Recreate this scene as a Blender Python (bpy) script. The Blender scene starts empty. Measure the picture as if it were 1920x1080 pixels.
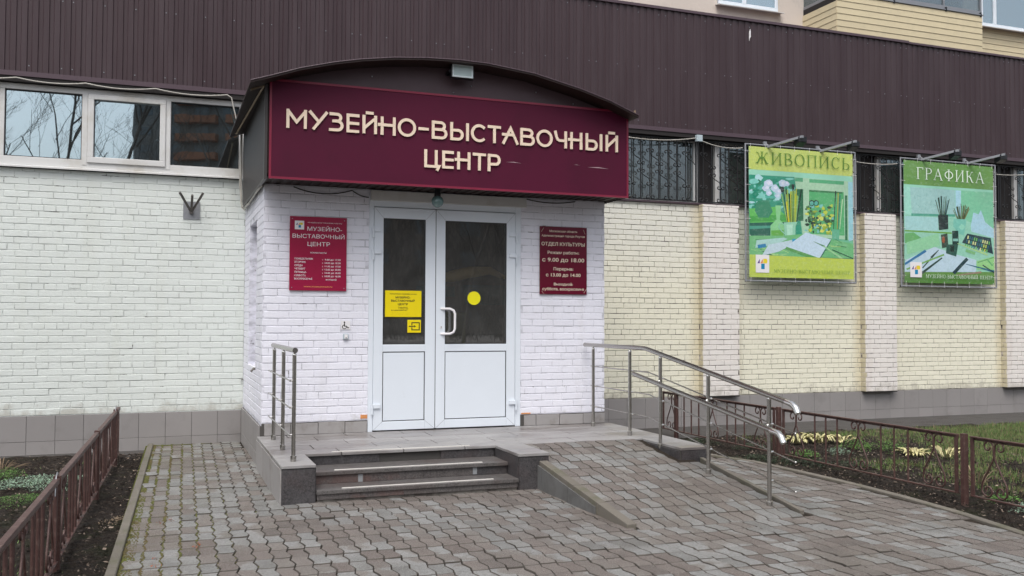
import bpy, math, random
from mathutils import Vector, Matrix
random.seed(7)
S = bpy.context.scene
COL = S.collection
R = math.radians

# ------------------------------------------------------------------ camera, sky, sun, exposure
CF = 1741.96; YAW = .36124; PITCH = .03399; ROLL = -.00383
CAM = Vector((-.98587, -9.93345, 1.61274))
_f = Vector((math.sin(YAW)*math.cos(PITCH), math.cos(YAW)*math.cos(PITCH), math.sin(PITCH)))
_r = Vector((math.cos(YAW), -math.sin(YAW), 0)); _d = _f.cross(_r)
_c, _s = math.cos(ROLL), math.sin(ROLL)
CR = _c*_r+_s*_d; CD = -_s*_r+_c*_d
cd = bpy.data.cameras.new('camera'); cam = bpy.data.objects.new('camera', cd); COL.objects.link(cam)
cd.sensor_width = 36; cd.lens = CF/1920*36; cd.clip_start = .05; cd.clip_end = 1500
m = Matrix((CR, -CD, -_f)).transposed().to_4x4(); m.translation = CAM; cam.matrix_world = m
S.camera = cam
def inframe(p, pad=0):
    v = Vector(p)-CAM; z = v.dot(_f)
    if z < .2: return False
    x = 960+CF*v.dot(CR)/z; y = 540+CF*v.dot(CD)/z
    return -pad < x < 1920+pad and -pad < y < 1080+pad

SUN_EL, SUN_AZ = R(60), R(210)       # azimuth measured clockwise from +Y
W = bpy.data.worlds.new('World'); S.world = W; W.use_nodes = True
wn, wl = W.node_tree.nodes, W.node_tree.links
bg = wn['Background']
sk = wn.new('ShaderNodeTexSky'); sk.sky_type = 'NISHITA'; sk.sun_disc = False
sk.sun_elevation = SUN_EL; sk.sun_rotation = SUN_AZ; sk.air_density = 1.0; sk.dust_density = 4.0
hs = wn.new('ShaderNodeHueSaturation'); hs.inputs['Saturation'].default_value = .36
wl.new(sk.outputs[0], hs.inputs['Color']); wl.new(hs.outputs[0], bg.inputs[0]); bg.inputs[1].default_value = .15
sd = bpy.data.lights.new('sun', 'SUN'); so = bpy.data.objects.new('sun', sd); COL.objects.link(so)
sd.energy = 1.15; sd.angle = R(35); sd.color = (1, .97, .93)
dv = Vector((math.sin(SUN_AZ)*math.cos(SUN_EL), math.cos(SUN_AZ)*math.cos(SUN_EL), math.sin(SUN_EL)))
so.rotation_euler = dv.to_track_quat('Z', 'Y').to_euler(); so.location = (0, -10, 20)
S.view_settings.view_transform = 'Standard'; S.view_settings.look = 'None'
S.view_settings.gamma = 1; S.view_settings.use_curve_mapping = False
S.view_settings.exposure = .52

# ------------------------------------------------------------------ materials
def lin(*c):
    return tuple(((x/255)/12.92 if x/255 <= .04045 else ((x/255+.055)/1.055)**2.4) for x in c)
class N:
    def __init__(s, name):
        s.m = bpy.data.materials.new(name); s.m.use_nodes = True
        s.t = s.m.node_tree; s.n = s.t.nodes; s.l = s.t.links
        s.b = s.n['Principled BSDF']; s._pos = None
    def pos(s):
        if s._pos is None: s._pos = s.n.new('ShaderNodeNewGeometry')
        return s._pos.outputs['Position']
    def noise(s, scale, detail=4, rough=.6, stretch=None, vec=None):
        v = vec or s.pos()
        if stretch:
            mp = s.n.new('ShaderNodeMapping'); s.l.new(v, mp.inputs[0]); mp.inputs['Scale'].default_value = stretch; v = mp.outputs[0]
        n = s.n.new('ShaderNodeTexNoise'); n.inputs['Scale'].default_value = scale
        n.inputs['Detail'].default_value = detail; n.inputs['Roughness'].default_value = rough
        s.l.new(v, n.inputs['Vector']); return n.outputs[0]
    def ramp(s, fac, stops, interp='LINEAR'):
        r = s.n.new('ShaderNodeValToRGB'); s.l.new(fac, r.inputs[0]); r.color_ramp.interpolation = interp
        e = r.color_ramp.elements
        while len(e) < len(stops): e.new(.5)
        for q, (p, c) in zip(e, stops):
            q.position = p; q.color = (*c, 1) if not isinstance(c, (int, float)) else (c, c, c, 1)
        return r.outputs[0]
    def mix(s, fac, a, b, mode='MIX'):
        x = s.n.new('ShaderNodeMix'); x.data_type = 'RGBA'; x.blend_type = mode
        for i, v in ((0, fac), (6, a), (7, b)):
            if hasattr(v, 'links') or isinstance(v, bpy.types.NodeSocket): s.l.new(v, x.inputs[i])
            elif isinstance(v, (int, float)): x.inputs[i].default_value = v if i == 0 else (v, v, v, 1)
            else: x.inputs[i].default_value = (*v, 1)
        return x.outputs[2]
    def math(s, op, a, b=0.):
        x = s.n.new('ShaderNodeMath'); x.operation = op
        for i, v in ((0, a), (1, b)):
            if isinstance(v, (int, float)): x.inputs[i].default_value = v
            else: s.l.new(v, x.inputs[i])
        return x.outputs[0]
    def rnd(s):
        s.pos(); oi = s.n.new('ShaderNodeObjectInfo')
        return s.math('FRACT', s.math('ADD', s._pos.outputs['Random Per Island'], oi.outputs['Random']))
    def bump(s, h, strength=.3, dist=.01):
        b = s.n.new('ShaderNodeBump'); s.l.new(h, b.inputs['Height']); b.inputs['Strength'].default_value = strength
        b.inputs['Distance'].default_value = dist; s.l.new(b.outputs[0], s.b.inputs['Normal'])
    def col(s, c): 
        if isinstance(c, tuple): s.b.inputs['Base Color'].default_value = (*c, 1)
        else: s.l.new(c, s.b.inputs['Base Color'])
    def splash(s, c, z0):
        """mud splashed by rain on the lowest courses, and chipped paint"""
        sx = s.n.new('ShaderNodeSeparateXYZ'); s.l.new(s.pos(), sx.inputs[0])
        h = s.math('SUBTRACT', 1., s.math('MULTIPLY', s.math('SUBTRACT', sx.outputs[2], z0), 3.2))
        a = s.ramp(s.math('ADD', h, s.math('MULTIPLY', s.math('SUBTRACT', s.noise(6, 7, .7), .5), 2.2)), [(.55, 0.), (1., .55)])
        c = s.mix(a, c, (.36, .335, .28))
        ch = s.ramp(s.noise(7.5, 8, .78), [(.69, 0.), (.705, .7)])
        c = s.mix(ch, c, (.40, .36, .32)); s.col(c)
    def set(s, **k):
        for a, v in k.items():
            i = s.b.inputs[{'rough': 'Roughness', 'metal': 'Metallic', 'spec': 'Specular IOR Level', 'coat': 'Coat Weight'}[a]]
            if isinstance(v, (int, float)): i.default_value = v
            else: s.l.new(v, i)
def simple(name, c, rough=.5, var=.1, scale=8, bump=0, bscale=60, metal=0, spec=.5, dirt=None, rnd=0):
    n = N(name); col = tuple(c)
    dark = tuple(x*(1-var) for x in c); light = tuple(min(1, x*(1+var)) for x in c)
    col = n.mix(n.noise(scale), dark, light)
    if rnd:
        col = n.mix(rnd, col, n.mix(n.rnd(), tuple(x*.5 for x in c), tuple(min(1, x*1.5) for x in c)))
    if dirt:
        dc, amt, ds, lo, hi = dirt
        col = n.mix(n.math('MULTIPLY', n.ramp(n.noise(ds, 6, .65), [(lo, 0.), (hi, 1.)]), amt), col, dc)
    n.col(col); n.set(rough=rough, metal=metal, spec=spec)
    if bump: n.bump(n.noise(bscale, 5), bump)
    return n.m
MAT = {}
def paint(name, c, warm, streak=.25, dirt=.35):
    """old paint over brickwork: slightly uneven tint per brick, grime specks, rain streaks"""
    n = N(name)
    col = n.mix(n.noise(.9, 3), tuple(x*.93 for x in c), tuple(min(1, x*1.04) for x in c))
    col = n.mix(.06, col, n.mix(n.rnd(), tuple(x*.55 for x in c), tuple(min(.92, x*1.25) for x in c)))
    st = n.ramp(n.noise(1.6, 5, .6, (3.2, 3.2, .35)), [(.52, 0.), (.78, 1.)])
    col = n.mix(n.math('MULTIPLY', st, streak), col, warm)
    sp = n.ramp(n.noise(26, 5, .7), [(.66, 0.), (.74, 1.)])
    col = n.mix(n.math('MULTIPLY', sp, dirt), col, (.24, .22, .19))
    n.splash(col, .40 if 'lilac' in name else .44); n.set(rough=.62, spec=.35)
    n.bump(n.noise(34, 6, .62), .55, .008)
    return n.m
def mortar(name, c, lo=.60, hi=.66, dk=.70):
    """paint-filled joints with dark cracks where the paint has gone"""
    n = N(name)
    cr = n.ramp(n.noise(5.5, 7, .72, (1, 1, 2.2)), [(lo, 0.), (hi, 1.)])
    base = n.mix(n.ramp(n.noise(4.2, 6, .7, (1, 1, 2.5)), [(.42, 0.), (.62, 1.)]), tuple(x*min(1, dk+.24) for x in c), tuple(x*(dk-.12) for x in c))
    col = n.mix(n.math('MULTIPLY', cr, .9), base, (.06, .05, .045))
    n.col(col); n.set(rough=.9, spec=.2); n.bump(n.noise(60, 5), .6, .008)
    return n.m
C_LEFT = (.68, .72, .69); C_PORCH = (.785, .785, .86); C_RIGHT = (.80, .775, .64); C_PIER = (.78, .74, .70)
MAT['paint_left'] = paint('pale_mint_paint', C_LEFT, (.56, .58, .50), .3, .25)
MAT['paint_porch'] = paint('pale_lilac_paint', C_PORCH, (.58, .56, .56), .25, .25)
MAT['paint_pier'] = paint('pinkish_paint', C_PIER, (.55, .42, .36), .35, .5)
MAT['mortar_left'] = mortar('mint_joints', C_LEFT); MAT['mortar_porch'] = mortar('lilac_joints', C_PORCH)
MAT['mortar_right'] = mortar('cream_joints', (.58, .56, .46), .50, .60, .72); MAT['mortar_pier'] = mortar('pink_joints', (.58, .53, .50), .48, .58, .72)
# the cream wall: less yellow high up, ochre runs beside the piers
def cream():
    n = N('cream_paint'); g = n.pos()
    sx = n.n.new('ShaderNodeSeparateXYZ'); n.l.new(g, sx.inputs[0]); X, Z = sx.outputs[0], sx.outputs[2]
    zz = n.math('ADD', Z, n.math('MULTIPLY', n.noise(1.6, 5), .9))
    col = n.mix(n.ramp(n.math('MULTIPLY', zz, .25), [(.62, 0.), (.86, 1.)]), C_RIGHT, (.72, .71, .64))
    col = n.mix(.10, col, n.mix(n.rnd(), tuple(x*.55 for x in C_RIGHT), (.85, .83, .68)))
    u = n.math('MODULO', n.math('ADD', X, 3.06*4-6.652), 3.06)       # distance past each pier's left edge
    near = n.ramp(n.math('ADD', n.math('DIVIDE', u, 3.06), n.math('MULTIPLY', n.noise(3.5, 5, .6, (1, 1, .3)), .035)), [(0., 0.), (.955, 0.), (1., 1.)])
    near2 = n.ramp(n.math('ADD', n.math('DIVIDE', u, 3.06), n.math('MULTIPLY', n.noise(3.5, 5, .6, (1, 1, .3)), -.05)), [(.17, 1.), (.215, .8), (.24, 0.)])
    st = n.math('MULTIPLY', n.math('MAXIMUM', near, n.math('MULTIPLY', near2, .5)), .38)
    col = n.mix(st, col, (.52, .42, .24))
    sp = n.ramp(n.noise(24, 5, .7), [(.62, 0.), (.72, 1.)])
    col = n.mix(n.math('MULTIPLY', sp, .5), col, (.25, .2, .14))
    n.splash(col, .44); n.set(rough=.65, spec=.35); n.bump(n.noise(34, 6, .62), .6, .008)
    return n.m
MAT['paint_right'] = cream()
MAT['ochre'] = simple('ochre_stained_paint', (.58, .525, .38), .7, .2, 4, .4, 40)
MAT['tile'] = simple('grey_porcelain_tile', (.27, .255, .25), .45, .07, 2.5, .05, 80, rnd=.12, dirt=((.13, .12, .11), .5, 2.2, .55, .8))
MAT['tile_dirty'] = simple('worn_grey_tile', (.315, .30, .295), .55, .1, 5, .1, 60, rnd=.12, dirt=((.16, .14, .12), .6, 5, .5, .7))
MAT['grout'] = simple('dark_grout', (.07, .065, .06), .9)
def cladding():
    n = N('brown_profiled_steel')
    c = n.mix(n.noise(.35, 3), lin(50, 35, 41), lin(59, 43, 47))
    oi = n.n.new('ShaderNodeObjectInfo'); c = n.mix(n.math('MULTIPLY', oi.outputs['Random'], .3), c, lin(70, 55, 58))
    c = n.mix(n.ramp(n.noise(1.3, 5, .6, (4, 4, .4)), [(.42, 0.), (.75, .55)]), c, lin(76, 64, 68))
    sp = n.ramp(n.noise(9, 8, .8), [(.735, 0.), (.76, .8)])
    n.col(n.mix(sp, c, (.32, .30, .30))); n.set(rough=.42, spec=.4); n.bump(n.noise(6, 3), .05, .01); return n.m
MAT['clad'] = cladding()
MAT['brown_trim'] = simple('brown_steel_trim', lin(78, 62, 70), .4, .12, 3)
MAT['gable_brown'] = simple('dull_brown_sheet', lin(84, 66, 72), .5, .2, 4, dirt=(lin(62, 46, 50), .6, 2, .45, .7))
MAT['dark'] = simple('dark_recess', (.015, .012, .012), .8)  # near-black: painted shade under overhangs, also plain dark backing
MAT['brown_under'] = simple('shaded_brown_sheet', (.018, .006, .005), .6, .3, 3)  # the shade under the canopy is put into this near-black brown
MAT['maroon'] = simple('maroon_sign_sheet', lin(78, 13, 43), .6, .07, 1.2, .04, 5, spec=.22, dirt=(lin(66, 13, 37), .6, 1.6, .45, .7))
MAT['maroon_trim'] = simple('maroon_trim', lin(122, 26, 54), .4, .2, 6)
MAT['grey_side'] = simple('dark_grey_profiled_steel', lin(58, 54, 53), .45, .15, 3)
MAT['beige'] = simple('beige_letters', lin(232, 212, 190), .45, .04, 5)
MAT['scratch'] = simple('scuffed_bare_plastic', (.38, .27, .29), .5)
MAT['pvc'] = simple('white_pvc', (.71, .76, .82), .28, .03, 3, dirt=((.45, .45, .44), .3, 2.2, .62, .85))
MAT['pvc_window'] = simple('weathered_white_pvc', (.62, .62, .61), .35, .05, 3, dirt=((.38, .34, .26), .6, 2.2, .5, .75))
MAT['gap'] = simple('black_gasket', (.02, .02, .022), .6)
MAT['granite_dark'] = None; MAT['granite'] = None
def granite(name, a, b, red, redamt, rough=.5):
    n = N(name)
    c = n.mix(n.ramp(n.noise(52, 6, .95), [(.44, 0.), (.56, 1.)]), a, tuple(x*1.25 for x in b))
    c = n.mix(n.ramp(n.noise(9, 5, .75), [(.45, 0.), (.7, .45)]), c, tuple(x*1.7 for x in b))
    c = n.mix(n.math('MULTIPLY', n.ramp(n.noise(3.1, 5, .6), [(.5, 0.), (.62, 1.)]), redamt), c, red)
    c = n.mix(n.ramp(n.noise(70, 3, .8), [(.55, 0.), (.72, .5)]), c, tuple(x*2.2 for x in b))
    c = n.mix(.12, c, n.mix(n.rnd(), a, tuple(x*1.6 for x in b)))
    n.col(c); n.set(rough=rough); n.bump(n.noise(160, 4), .12, .004); return n.m
MAT['granite_dark'] = granite('dark_speckled_granite', (.016, .015, .016), (.062, .058, .060), (.065, .04, .037), .3, .45)
MAT['granite'] = None
def slab():
    n = N('grey_stone_slab')
    c = n.mix(n.noise(2.2, 6, .65), (.24, .232, .228), (.36, .352, .35))
    c = n.mix(n.ramp(n.noise(1.1, 6, .6, (.8, 2.6, 1)), [(.48, 0.), (.62, .8)]), c, (.12, .10, .092))
    c = n.mix(.15, c, n.mix(n.rnd(), (.12, .105, .1), (.42, .41, .41)))
    c = n.mix(n.ramp(n.noise(260, 2, .8), [(.5, 0.), (.7, .35)]), c, (.05, .045, .045))
    n.col(c); n.set(rough=n.ramp(n.noise(1.1, 6, .6, (.8, 2.6, 1)), [(.44, .6), (.64, .28)])); n.bump(n.noise(90, 4), .15, .004); return n.m
MAT['slab'] = slab()
MAT['tread'] = granite('worn_dark_tread_stone', (.042, .038, .036), (.10, .093, .09), (.075, .055, .05), .5, .5)
MAT['riser_red'] = granite('mottled_reddish_granite', (.03, .026, .026), (.095, .085, .082), (.11, .055, .046), .6, .5)
MAT['strip'] = simple('white_grip_strip', (.62, .60, .56), .6, .05, 20, dirt=((.45, .42, .38), .4, 14, .6, .75))
MAT['chalky'] = simple('chalky_splash', (.26, .27, .28), .8)
MAT['concrete'] = simple('rough_concrete', (.19, .175, .155), .9, .35, 9, .8, 25, dirt=((.07, .075, .05), .7, 5, .5, .7))
MAT['concrete_pale'] = simple('stained_concrete', (.20, .185, .165), .9, .3, 9, .6, 25, dirt=((.06, .05, .045), .85, 4, .42, .58))
MAT['tile_wet'] = simple('damp_grey_slab', (.135, .135, .132), .55, .2, 5, .2, 60, dirt=((.06, .055, .05), .6, 4, .5, .7))
MAT['kerb'] = simple('concrete_kerb', (.145, .13, .108), .85, .2, 7, .5, 60, rnd=.15, dirt=((.08, .085, .04), .6, 4, .5, .7))
def paver():
    n = N('concrete_paver'); r = n.rnd()
    t = n.math('ADD', n.math('MULTIPLY', r, .62), n.math('MULTIPLY', n.math('SUBTRACT', n.noise(1.15, 4, .6), .5), 1.9)); t = n.math('ADD', t, .25)
    c = n.ramp(t, [(.0, (.125, .128, .122)), (.18, (.165, .172, .168)), (.46, (.245, .252, .250)), (.52, (.145, .130, .115)), (.74, (.122, .094, .081)), (1., (.080, .063, .054))])
    c = n.mix(.13, c, n.mix(n.math('FRACT', n.math('MULTIPLY', r, 7.3)), (.07, .065, .06), (.42, .40, .37)))
    c = n.mix(n.ramp(n.noise(.75, 5, .6), [(.50, 0.), (.70, .5)]), c, (.10, .085, .07))
    c = n.mix(n.ramp(n.noise(62, 6, .98), [(.44, 0.), (.64, .85)]), c, (.055, .048, .044))
    c = n.mix(n.ramp(n.noise(17, 4, .7), [(.5, 0.), (.75, .45)]), c, (.11, .10, .09))
    c = n.mix(n.ramp(n.noise(210, 2, .9), [(.54, 0.), (.66, .7)]), c, (.44, .42, .40))
    g = n.pos(); sx = n.n.new('ShaderNodeSeparateXYZ'); n.l.new(g, sx.inputs[0])
    left = n.math('ADD', n.math('MULTIPLY', n.math('SUBTRACT', .3, sx.outputs[0]), .55), n.math('MULTIPLY', n.math('ADD', sx.outputs[1], 2.), .12))
    mo = n.math('MULTIPLY', n.ramp(n.noise(5, 6, .7), [(.50, 0.), (.66, 1.)]), n.ramp(left, [(.1, 0.), (1., .5)]))
    c = n.mix(mo, c, (.085, .085, .04))
    n.col(c); n.set(rough=n.ramp(n.noise(.75, 5, .6), [(.45, .72), (.7, .42)]), spec=.4); n.bump(n.noise(150, 5, .75), .45, .004); return n.m
MAT['paver'] = paver()
MAT['paver_edge'] = simple('dirty_paver_arris', (.085, .074, .064), .9, .4, 12, .3, 90, dirt=((.028, .024, .018), .8, 3, .45, .6))
def bed():
    n = N('joint_sand_and_moss'); g = n.pos(); sx = n.n.new('ShaderNodeSeparateXYZ'); n.l.new(g, sx.inputs[0])
    c = n.mix(n.noise(40, 4), (.022, .018, .014), (.05, .041, .033))
    left = n.ramp(n.math('ADD', sx.outputs[0], n.math('MULTIPLY', n.noise(1.4, 5), 1.6)), [(0., 1.), (.5, 0.)])
    mo = n.ramp(n.noise(14, 5, .7), [(.36, 0.), (.5, 1.)])
    c = n.mix(n.math('MULTIPLY', left, mo), c, (.10, .11, .03)); n.col(c); n.set(rough=1., spec=.1); n.bump(n.noise(120, 4), 1, .01); return n.m
MAT['bed'] = bed()
def soil():
    n = N('damp_black_soil')
    c = n.mix(n.ramp(n.noise(20, 8, .8), [(.35, 0.), (.65, 1.)]), (.008, .006, .005), (.060, .044, .034))
    c = n.mix(n.ramp(n.noise(34, 6, .8), [(.60, 0.), (.72, .8)]), c, (.13, .095, .065))
    c = n.mix(n.ramp(n.noise(2.6, 5, .6), [(.52, 0.), (.68, .5)]), c, (.035, .045, .016))
    n.col(c); n.set(rough=.9, spec=.25); n.bump(n.noise(46, 8, .8), 1, .05); return n.m
MAT['soil'] = soil()
MAT['asphalt'] = simple('old_asphalt', (.06, .055, .052), .9, .25, 5, .6, 120, dirt=((.03, .025, .02), .6, 3, .5, .65))
MAT['fence'] = simple('brown_enamelled_iron', (.072, .034, .029), .48, .25, 10, .35, 90, dirt=((.13, .085, .07), .7, 22, .52, .66))
MAT['fence_top'] = MAT['fence']
MAT['grille'] = simple('black_wrought_iron', (.012, .013, .015), .45)
MAT['chrome'] = simple('polished_steel', (.78, .77, .75), .12, .03, 3, metal=1)
n = N('brushed_stainless_steel'); n.col(n.mix(n.noise(5, 3), (.40, .385, .36), (.50, .48, .45))); n.set(metal=1., rough=.27); n.bump(n.noise(8, 3, .6, (40, 40, 1)), .08, .002); MAT['steel'] = n.m
MAT['zinc'] = simple('galvanised_steel', (.33, .34, .36), .42, .2, 30, metal=.6)
MAT['pipe'] = simple('rusty_grey_steel', (.13, .12, .11), .5, .4, 30, metal=.5)
MAT['cable'] = simple('grey_cable', (.42, .40, .36), .5); MAT['cable_dark'] = simple('black_cable', (.02, .02, .02), .5)
MAT['plastic_grey'] = simple('pale_grey_plastic', (.42, .50, .54), .4)
MAT['black'] = simple('black_enamel', (.008, .009, .012), .35)
MAT['lamp_glass'] = simple('frosted_lamp_glass', (.40, .50, .50), .2, .15, 10)
MAT['lamp_rim'] = simple('pale_reflector', (.62, .70, .72), .3)
MAT['globe'] = simple('green_glass_globe', (.13, .22, .22), .08, .3, 20, spec=.9)
MAT['plaque'] = simple('crimson_plaque', lin(150, 22, 62), .3, .06, 2)
MAT['plaque_dark'] = simple('dark_cherry_plaque', lin(98, 14, 40), .25, .1, 2)
MAT['white'] = simple('white_print', (.78, .76, .77), .5, .03); MAT['cream'] = simple('cream_print', (.76, .66, .52), .5, .03)
MAT['orange'] = simple('orange_print', (.70, .28, .10), .5); MAT['yellow'] = simple('yellow_plastic', (.83, .66, .004), .35, .05, 6)
MAT['yellow_dot'] = simple('lemon_sticker', (.85, .78, .01), .4, .04); MAT['ink'] = simple('black_ink', (.02, .018, .012), .5)
MAT['blue'] = simple('blue_print', (.0, .22, .42), .5); MAT['violet'] = simple('violet_print', (.12, .05, .25), .5)
MAT['gold'] = simple('gold_print', (.75, .60, .03), .5); MAT['orange_brick'] = simple('bare_orange_brick', (.62, .26, .09), .8, .2, 30, .5, 60)
MAT['plaster'] = simple('pinkish_beige_plaster', (.60, .53, .47), .85, .1, 1.5, .4, 20, dirt=((.36, .33, .31), .7, 1.8, .52, .72))
MAT['siding'] = simple('yellow_beige_siding', (.58, .50, .33), .6, .08, 3, .15, 30, rnd=.12, dirt=((.45, .40, .27), .6, 5, .5, .8))
MAT['alu'] = simple('grey_aluminium', (.25, .26, .28), .4, .1, 8, metal=.4)
MAT['leaf_yellow'] = simple('pale_dying_leaf', (.50, .47, .24), .6, .35, 30, rnd=.6, dirt=((.22, .15, .07), .8, 25, .5, .62))
MAT['leaf_green'] = simple('fresh_green_leaf', (.09, .20, .035), .5, .4, 30, rnd=.5)
MAT['leaf_silver'] = simple('silvery_green_leaf', (.25, .36, .26), .6, .3, 30, rnd=.5)
MAT['leaf_dark'] = simple('dull_dark_leaf', (.035, .055, .028), .6, .4, 30, rnd=.6)
MAT['grass'] = simple('short_grass', (.115, .175, .05), .6, .5, 3, rnd=.7); MAT['grass_dry'] = simple('dry_grass', (.20, .16, .09), .7, .4, 3, rnd=.7)
MAT['straw'] = simple('dry_stalk', (.28, .21, .14), .7, .3, 10, rnd=.5)
MAT['litter'] = simple('dead_leaf', (.075, .055, .04), .8, .6, 12, rnd=.9)
MAT['litter_pale'] = simple('pale_dead_leaf', (.20, .155, .12), .8, .5, 12, rnd=.9)
MAT['moss'] = simple('moss', (.085, .092, .022), 1, .5, 40, .5, 90, rnd=.7, dirt=((.10, .07, .035), .8, 5, .45, .6))
MAT['bark'] = simple('dark_bark', (.05, .043, .037), .9, .4, 8)
MAT['hall_wall'] = simple('hall_wall', (.16, .15, .14), .9, .3, 1.5)
MAT['interior'] = simple('dim_room_wall', (.05, .05, .052), .9)
MAT['blind_dim'] = simple('dim_grey_blind', (.15, .175, .18), .9, .3, 1.5)
MAT['curtain'] = simple('pale_blue_curtain', (.42, .52, .54), .9, .2, 6)
def glass(name, tint, refl, rough=.01, haze=.035, tintr=(.95, .97, 1.)):
    n = N(name); n.n.remove(n.b)
    tr = n.n.new('ShaderNodeBsdfTransparent'); tr.inputs[0].default_value = (*tint, 1)
    gl = n.n.new('ShaderNodeBsdfGlossy'); gl.inputs['Roughness'].default_value = rough; gl.inputs[0].default_value = (*tintr, 1)
    lw = n.n.new('ShaderNodeLayerWeight'); lw.inputs[0].default_value = .35
    f = n.math('MINIMUM', n.math('ADD', refl, n.math('MULTIPLY', lw.outputs['Fresnel'], .5)), .9)
    mx = n.n.new('ShaderNodeMixShader'); n.l.new(f, mx.inputs[0]); n.l.new(tr.outputs[0], mx.inputs[1]); n.l.new(gl.outputs[0], mx.inputs[2])
    bp = n.n.new('ShaderNodeBump'); bp.inputs['Strength'].default_value = .02; bp.inputs['Distance'].default_value = .02
    n.l.new(n.noise(1.6, 2), bp.inputs['Height']); n.l.new(bp.outputs[0], gl.inputs['Normal'])
    df = n.n.new('ShaderNodeBsdfDiffuse'); df.inputs[0].default_value = (.5, .5, .48, 1)  # grey diffuse haze mixed in, lifts the dark panes to a milky tone
    m2 = n.n.new('ShaderNodeMixShader'); n.l.new(n.math('MULTIPLY', n.ramp(n.noise(3.5, 6, .7), [(.3, .35), (.75, 1.)]), haze), m2.inputs[0])
    n.l.new(mx.outputs[0], m2.inputs[1]); n.l.new(df.outputs[0], m2.inputs[2])
    n.l.new(m2.outputs[0], n.n['Material Output'].inputs[0]); return n.m
MAT['glass'] = glass('window_glass', (.55, .62, .64), .42, tintr=(.80, .94, 1.))
MAT['glass_door'] = glass('door_glass', (.9, .9, .88), .23, haze=.09)
MAT['glass_old'] = glass('hazy_window_glass', (.5, .55, .55), .13, .10, haze=.12, tintr=(.80, .92, 1.))

# ------------------------------------------------------------------ geometry helpers
WO = {}
def tag(o, label=None, cat=None, group=None, kind=None):
    if label: o['label'] = label
    if cat: o['category'] = cat
    if group: o['group'] = group
    if kind: o['kind'] = kind
    return o
def place(o, parent=None, at=(0, 0, 0)):
    at = Vector(at); COL.objects.link(o)
    if parent is not None:
        o.parent = parent; o.location = at-WO[parent.name]
    else: o.location = at
    WO[o.name] = at
    return o
def empty(name, at, label=None, cat=None, group=None, kind=None, rz=0):
    o = bpy.data.objects.new(name, None); o.empty_display_size = .2
    place(o, None, at); tag(o, label, cat, group, kind); return o
class MB:
    def __init__(s): s.v = []; s.f = []; s.sm = []; s.mi = []; s.c = 0; s.cols = []
    def add(s, vs, fs, smooth=False, mi=None):
        b = len(s.v); s.v += [tuple(v) for v in vs]; s.f += [tuple(i+b for i in f) for f in fs]
        s.sm += [smooth]*len(fs); s.mi += [s.c if mi is None else mi]*len(fs); return s
    def box(s, x0, x1, y0, y1, z0, z1, mi=None):
        v = [(x, y, z) for z in (z0, z1) for y in (y0, y1) for x in (x0, x1)]
        return s.add(v, [(0, 2, 3, 1), (4, 5, 7, 6), (0, 1, 5, 4), (2, 6, 7, 3), (0, 4, 6, 2), (1, 3, 7, 5)], False, mi)
    def hexa(s, v, mi=None):   # 8 corners ordered as in box
        return s.add(v, [(0, 2, 3, 1), (4, 5, 7, 6), (0, 1, 5, 4), (2, 6, 7, 3), (0, 4, 6, 2), (1, 3, 7, 5)], False, mi)
    def tube(s, pts, r, n=8, cap=True, mi=None):
        P = [Vector(p) for p in pts]; rs = r if isinstance(r, (list, tuple)) else [r]*len(P)
        T = []
        for i in range(len(P)):
            a = P[min(i+1, len(P)-1)]-P[max(i-1, 0)]
            T.append(a.normalized() if a.length > 1e-9 else Vector((0, 0, 1)))
        up = Vector((0, 0, 1)) if abs(T[0].z) < .9 else Vector((1, 0, 0))
        nn = (up-T[0]*up.dot(T[0])).normalized(); vs = []
        for p, t, q in zip(P, T, rs):
            nn = (nn-t*nn.dot(t)); nn = nn.normalized() if nn.length > 1e-6 else t.orthogonal().normalized()
            bb = t.cross(nn)
            vs += [p+(nn*math.cos(2*math.pi*k/n)+bb*math.sin(2*math.pi*k/n))*q for k in range(n)]
        fs = [(i*n+k, i*n+(k+1) % n, (i+1)*n+(k+1) % n, (i+1)*n+k) for i in range(len(P)-1) for k in range(n)]
        s.add(vs, fs, True, mi)
        if cap:
            e = (len(P)-1)*n
            s.add([vs[k] for k in range(n)]+[vs[e+k] for k in range(n)], [tuple(range(n-1, -1, -1)), tuple(range(n, 2*n))], False, mi)
        return s
    def ball(s, c, r, nu=12, nv=8, mi=None, sz=1):
        vs = [(c[0]+r*math.sin(math.pi*j/nv)*math.cos(2*math.pi*i/nu), c[1]+r*math.sin(math.pi*j/nv)*math.sin(2*math.pi*i/nu), c[2]+sz*r*math.cos(math.pi*j/nv)) for j in range(nv+1) for i in range(nu)]
        fs = [(j*nu+i, (j+1)*nu+i, (j+1)*nu+(i+1) % nu, j*nu+(i+1) % nu) for j in range(nv) for i in range(nu)]
        return s.add(vs, fs, True, mi)
    def prism(s, pts, a, b, axis='y', mi=None):
        """polygon pts (two coordinates) extruded from a to b along axis"""
        n = len(pts)
        mk = {'y': lambda p, t: (p[0], t, p[1]), 'z': lambda p, t: (p[0], p[1], t), 'x': lambda p, t: (t, p[0], p[1])}[axis]
        vs = [mk(p, a) for p in pts]+[mk(p, b) for p in pts]
        fs = [tuple(range(n)), tuple(range(2*n-1, n-1, -1))]+[((i+1) % n, i, n+i, n+(i+1) % n) for i in range(n)]
        return s.add(vs, fs, False, mi)
    def mesh(s, name, mats):
        me = bpy.data.meshes.new(name); me.from_pydata(s.v, [], s.f)
        for q in (mats if isinstance(mats, (list, tuple)) else [mats]): me.materials.append(MAT[q] if isinstance(q, str) else q)
        me.polygons.foreach_set('use_smooth', s.sm); me.polygons.foreach_set('material_index', s.mi)
        me.update(); return me
    def build(s, name, mats, parent=None, at=(0, 0, 0), **k):
        o = bpy.data.objects.new(name, s.mesh(name, mats)); place(o, parent, at); tag(o, **k); return o
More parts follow.
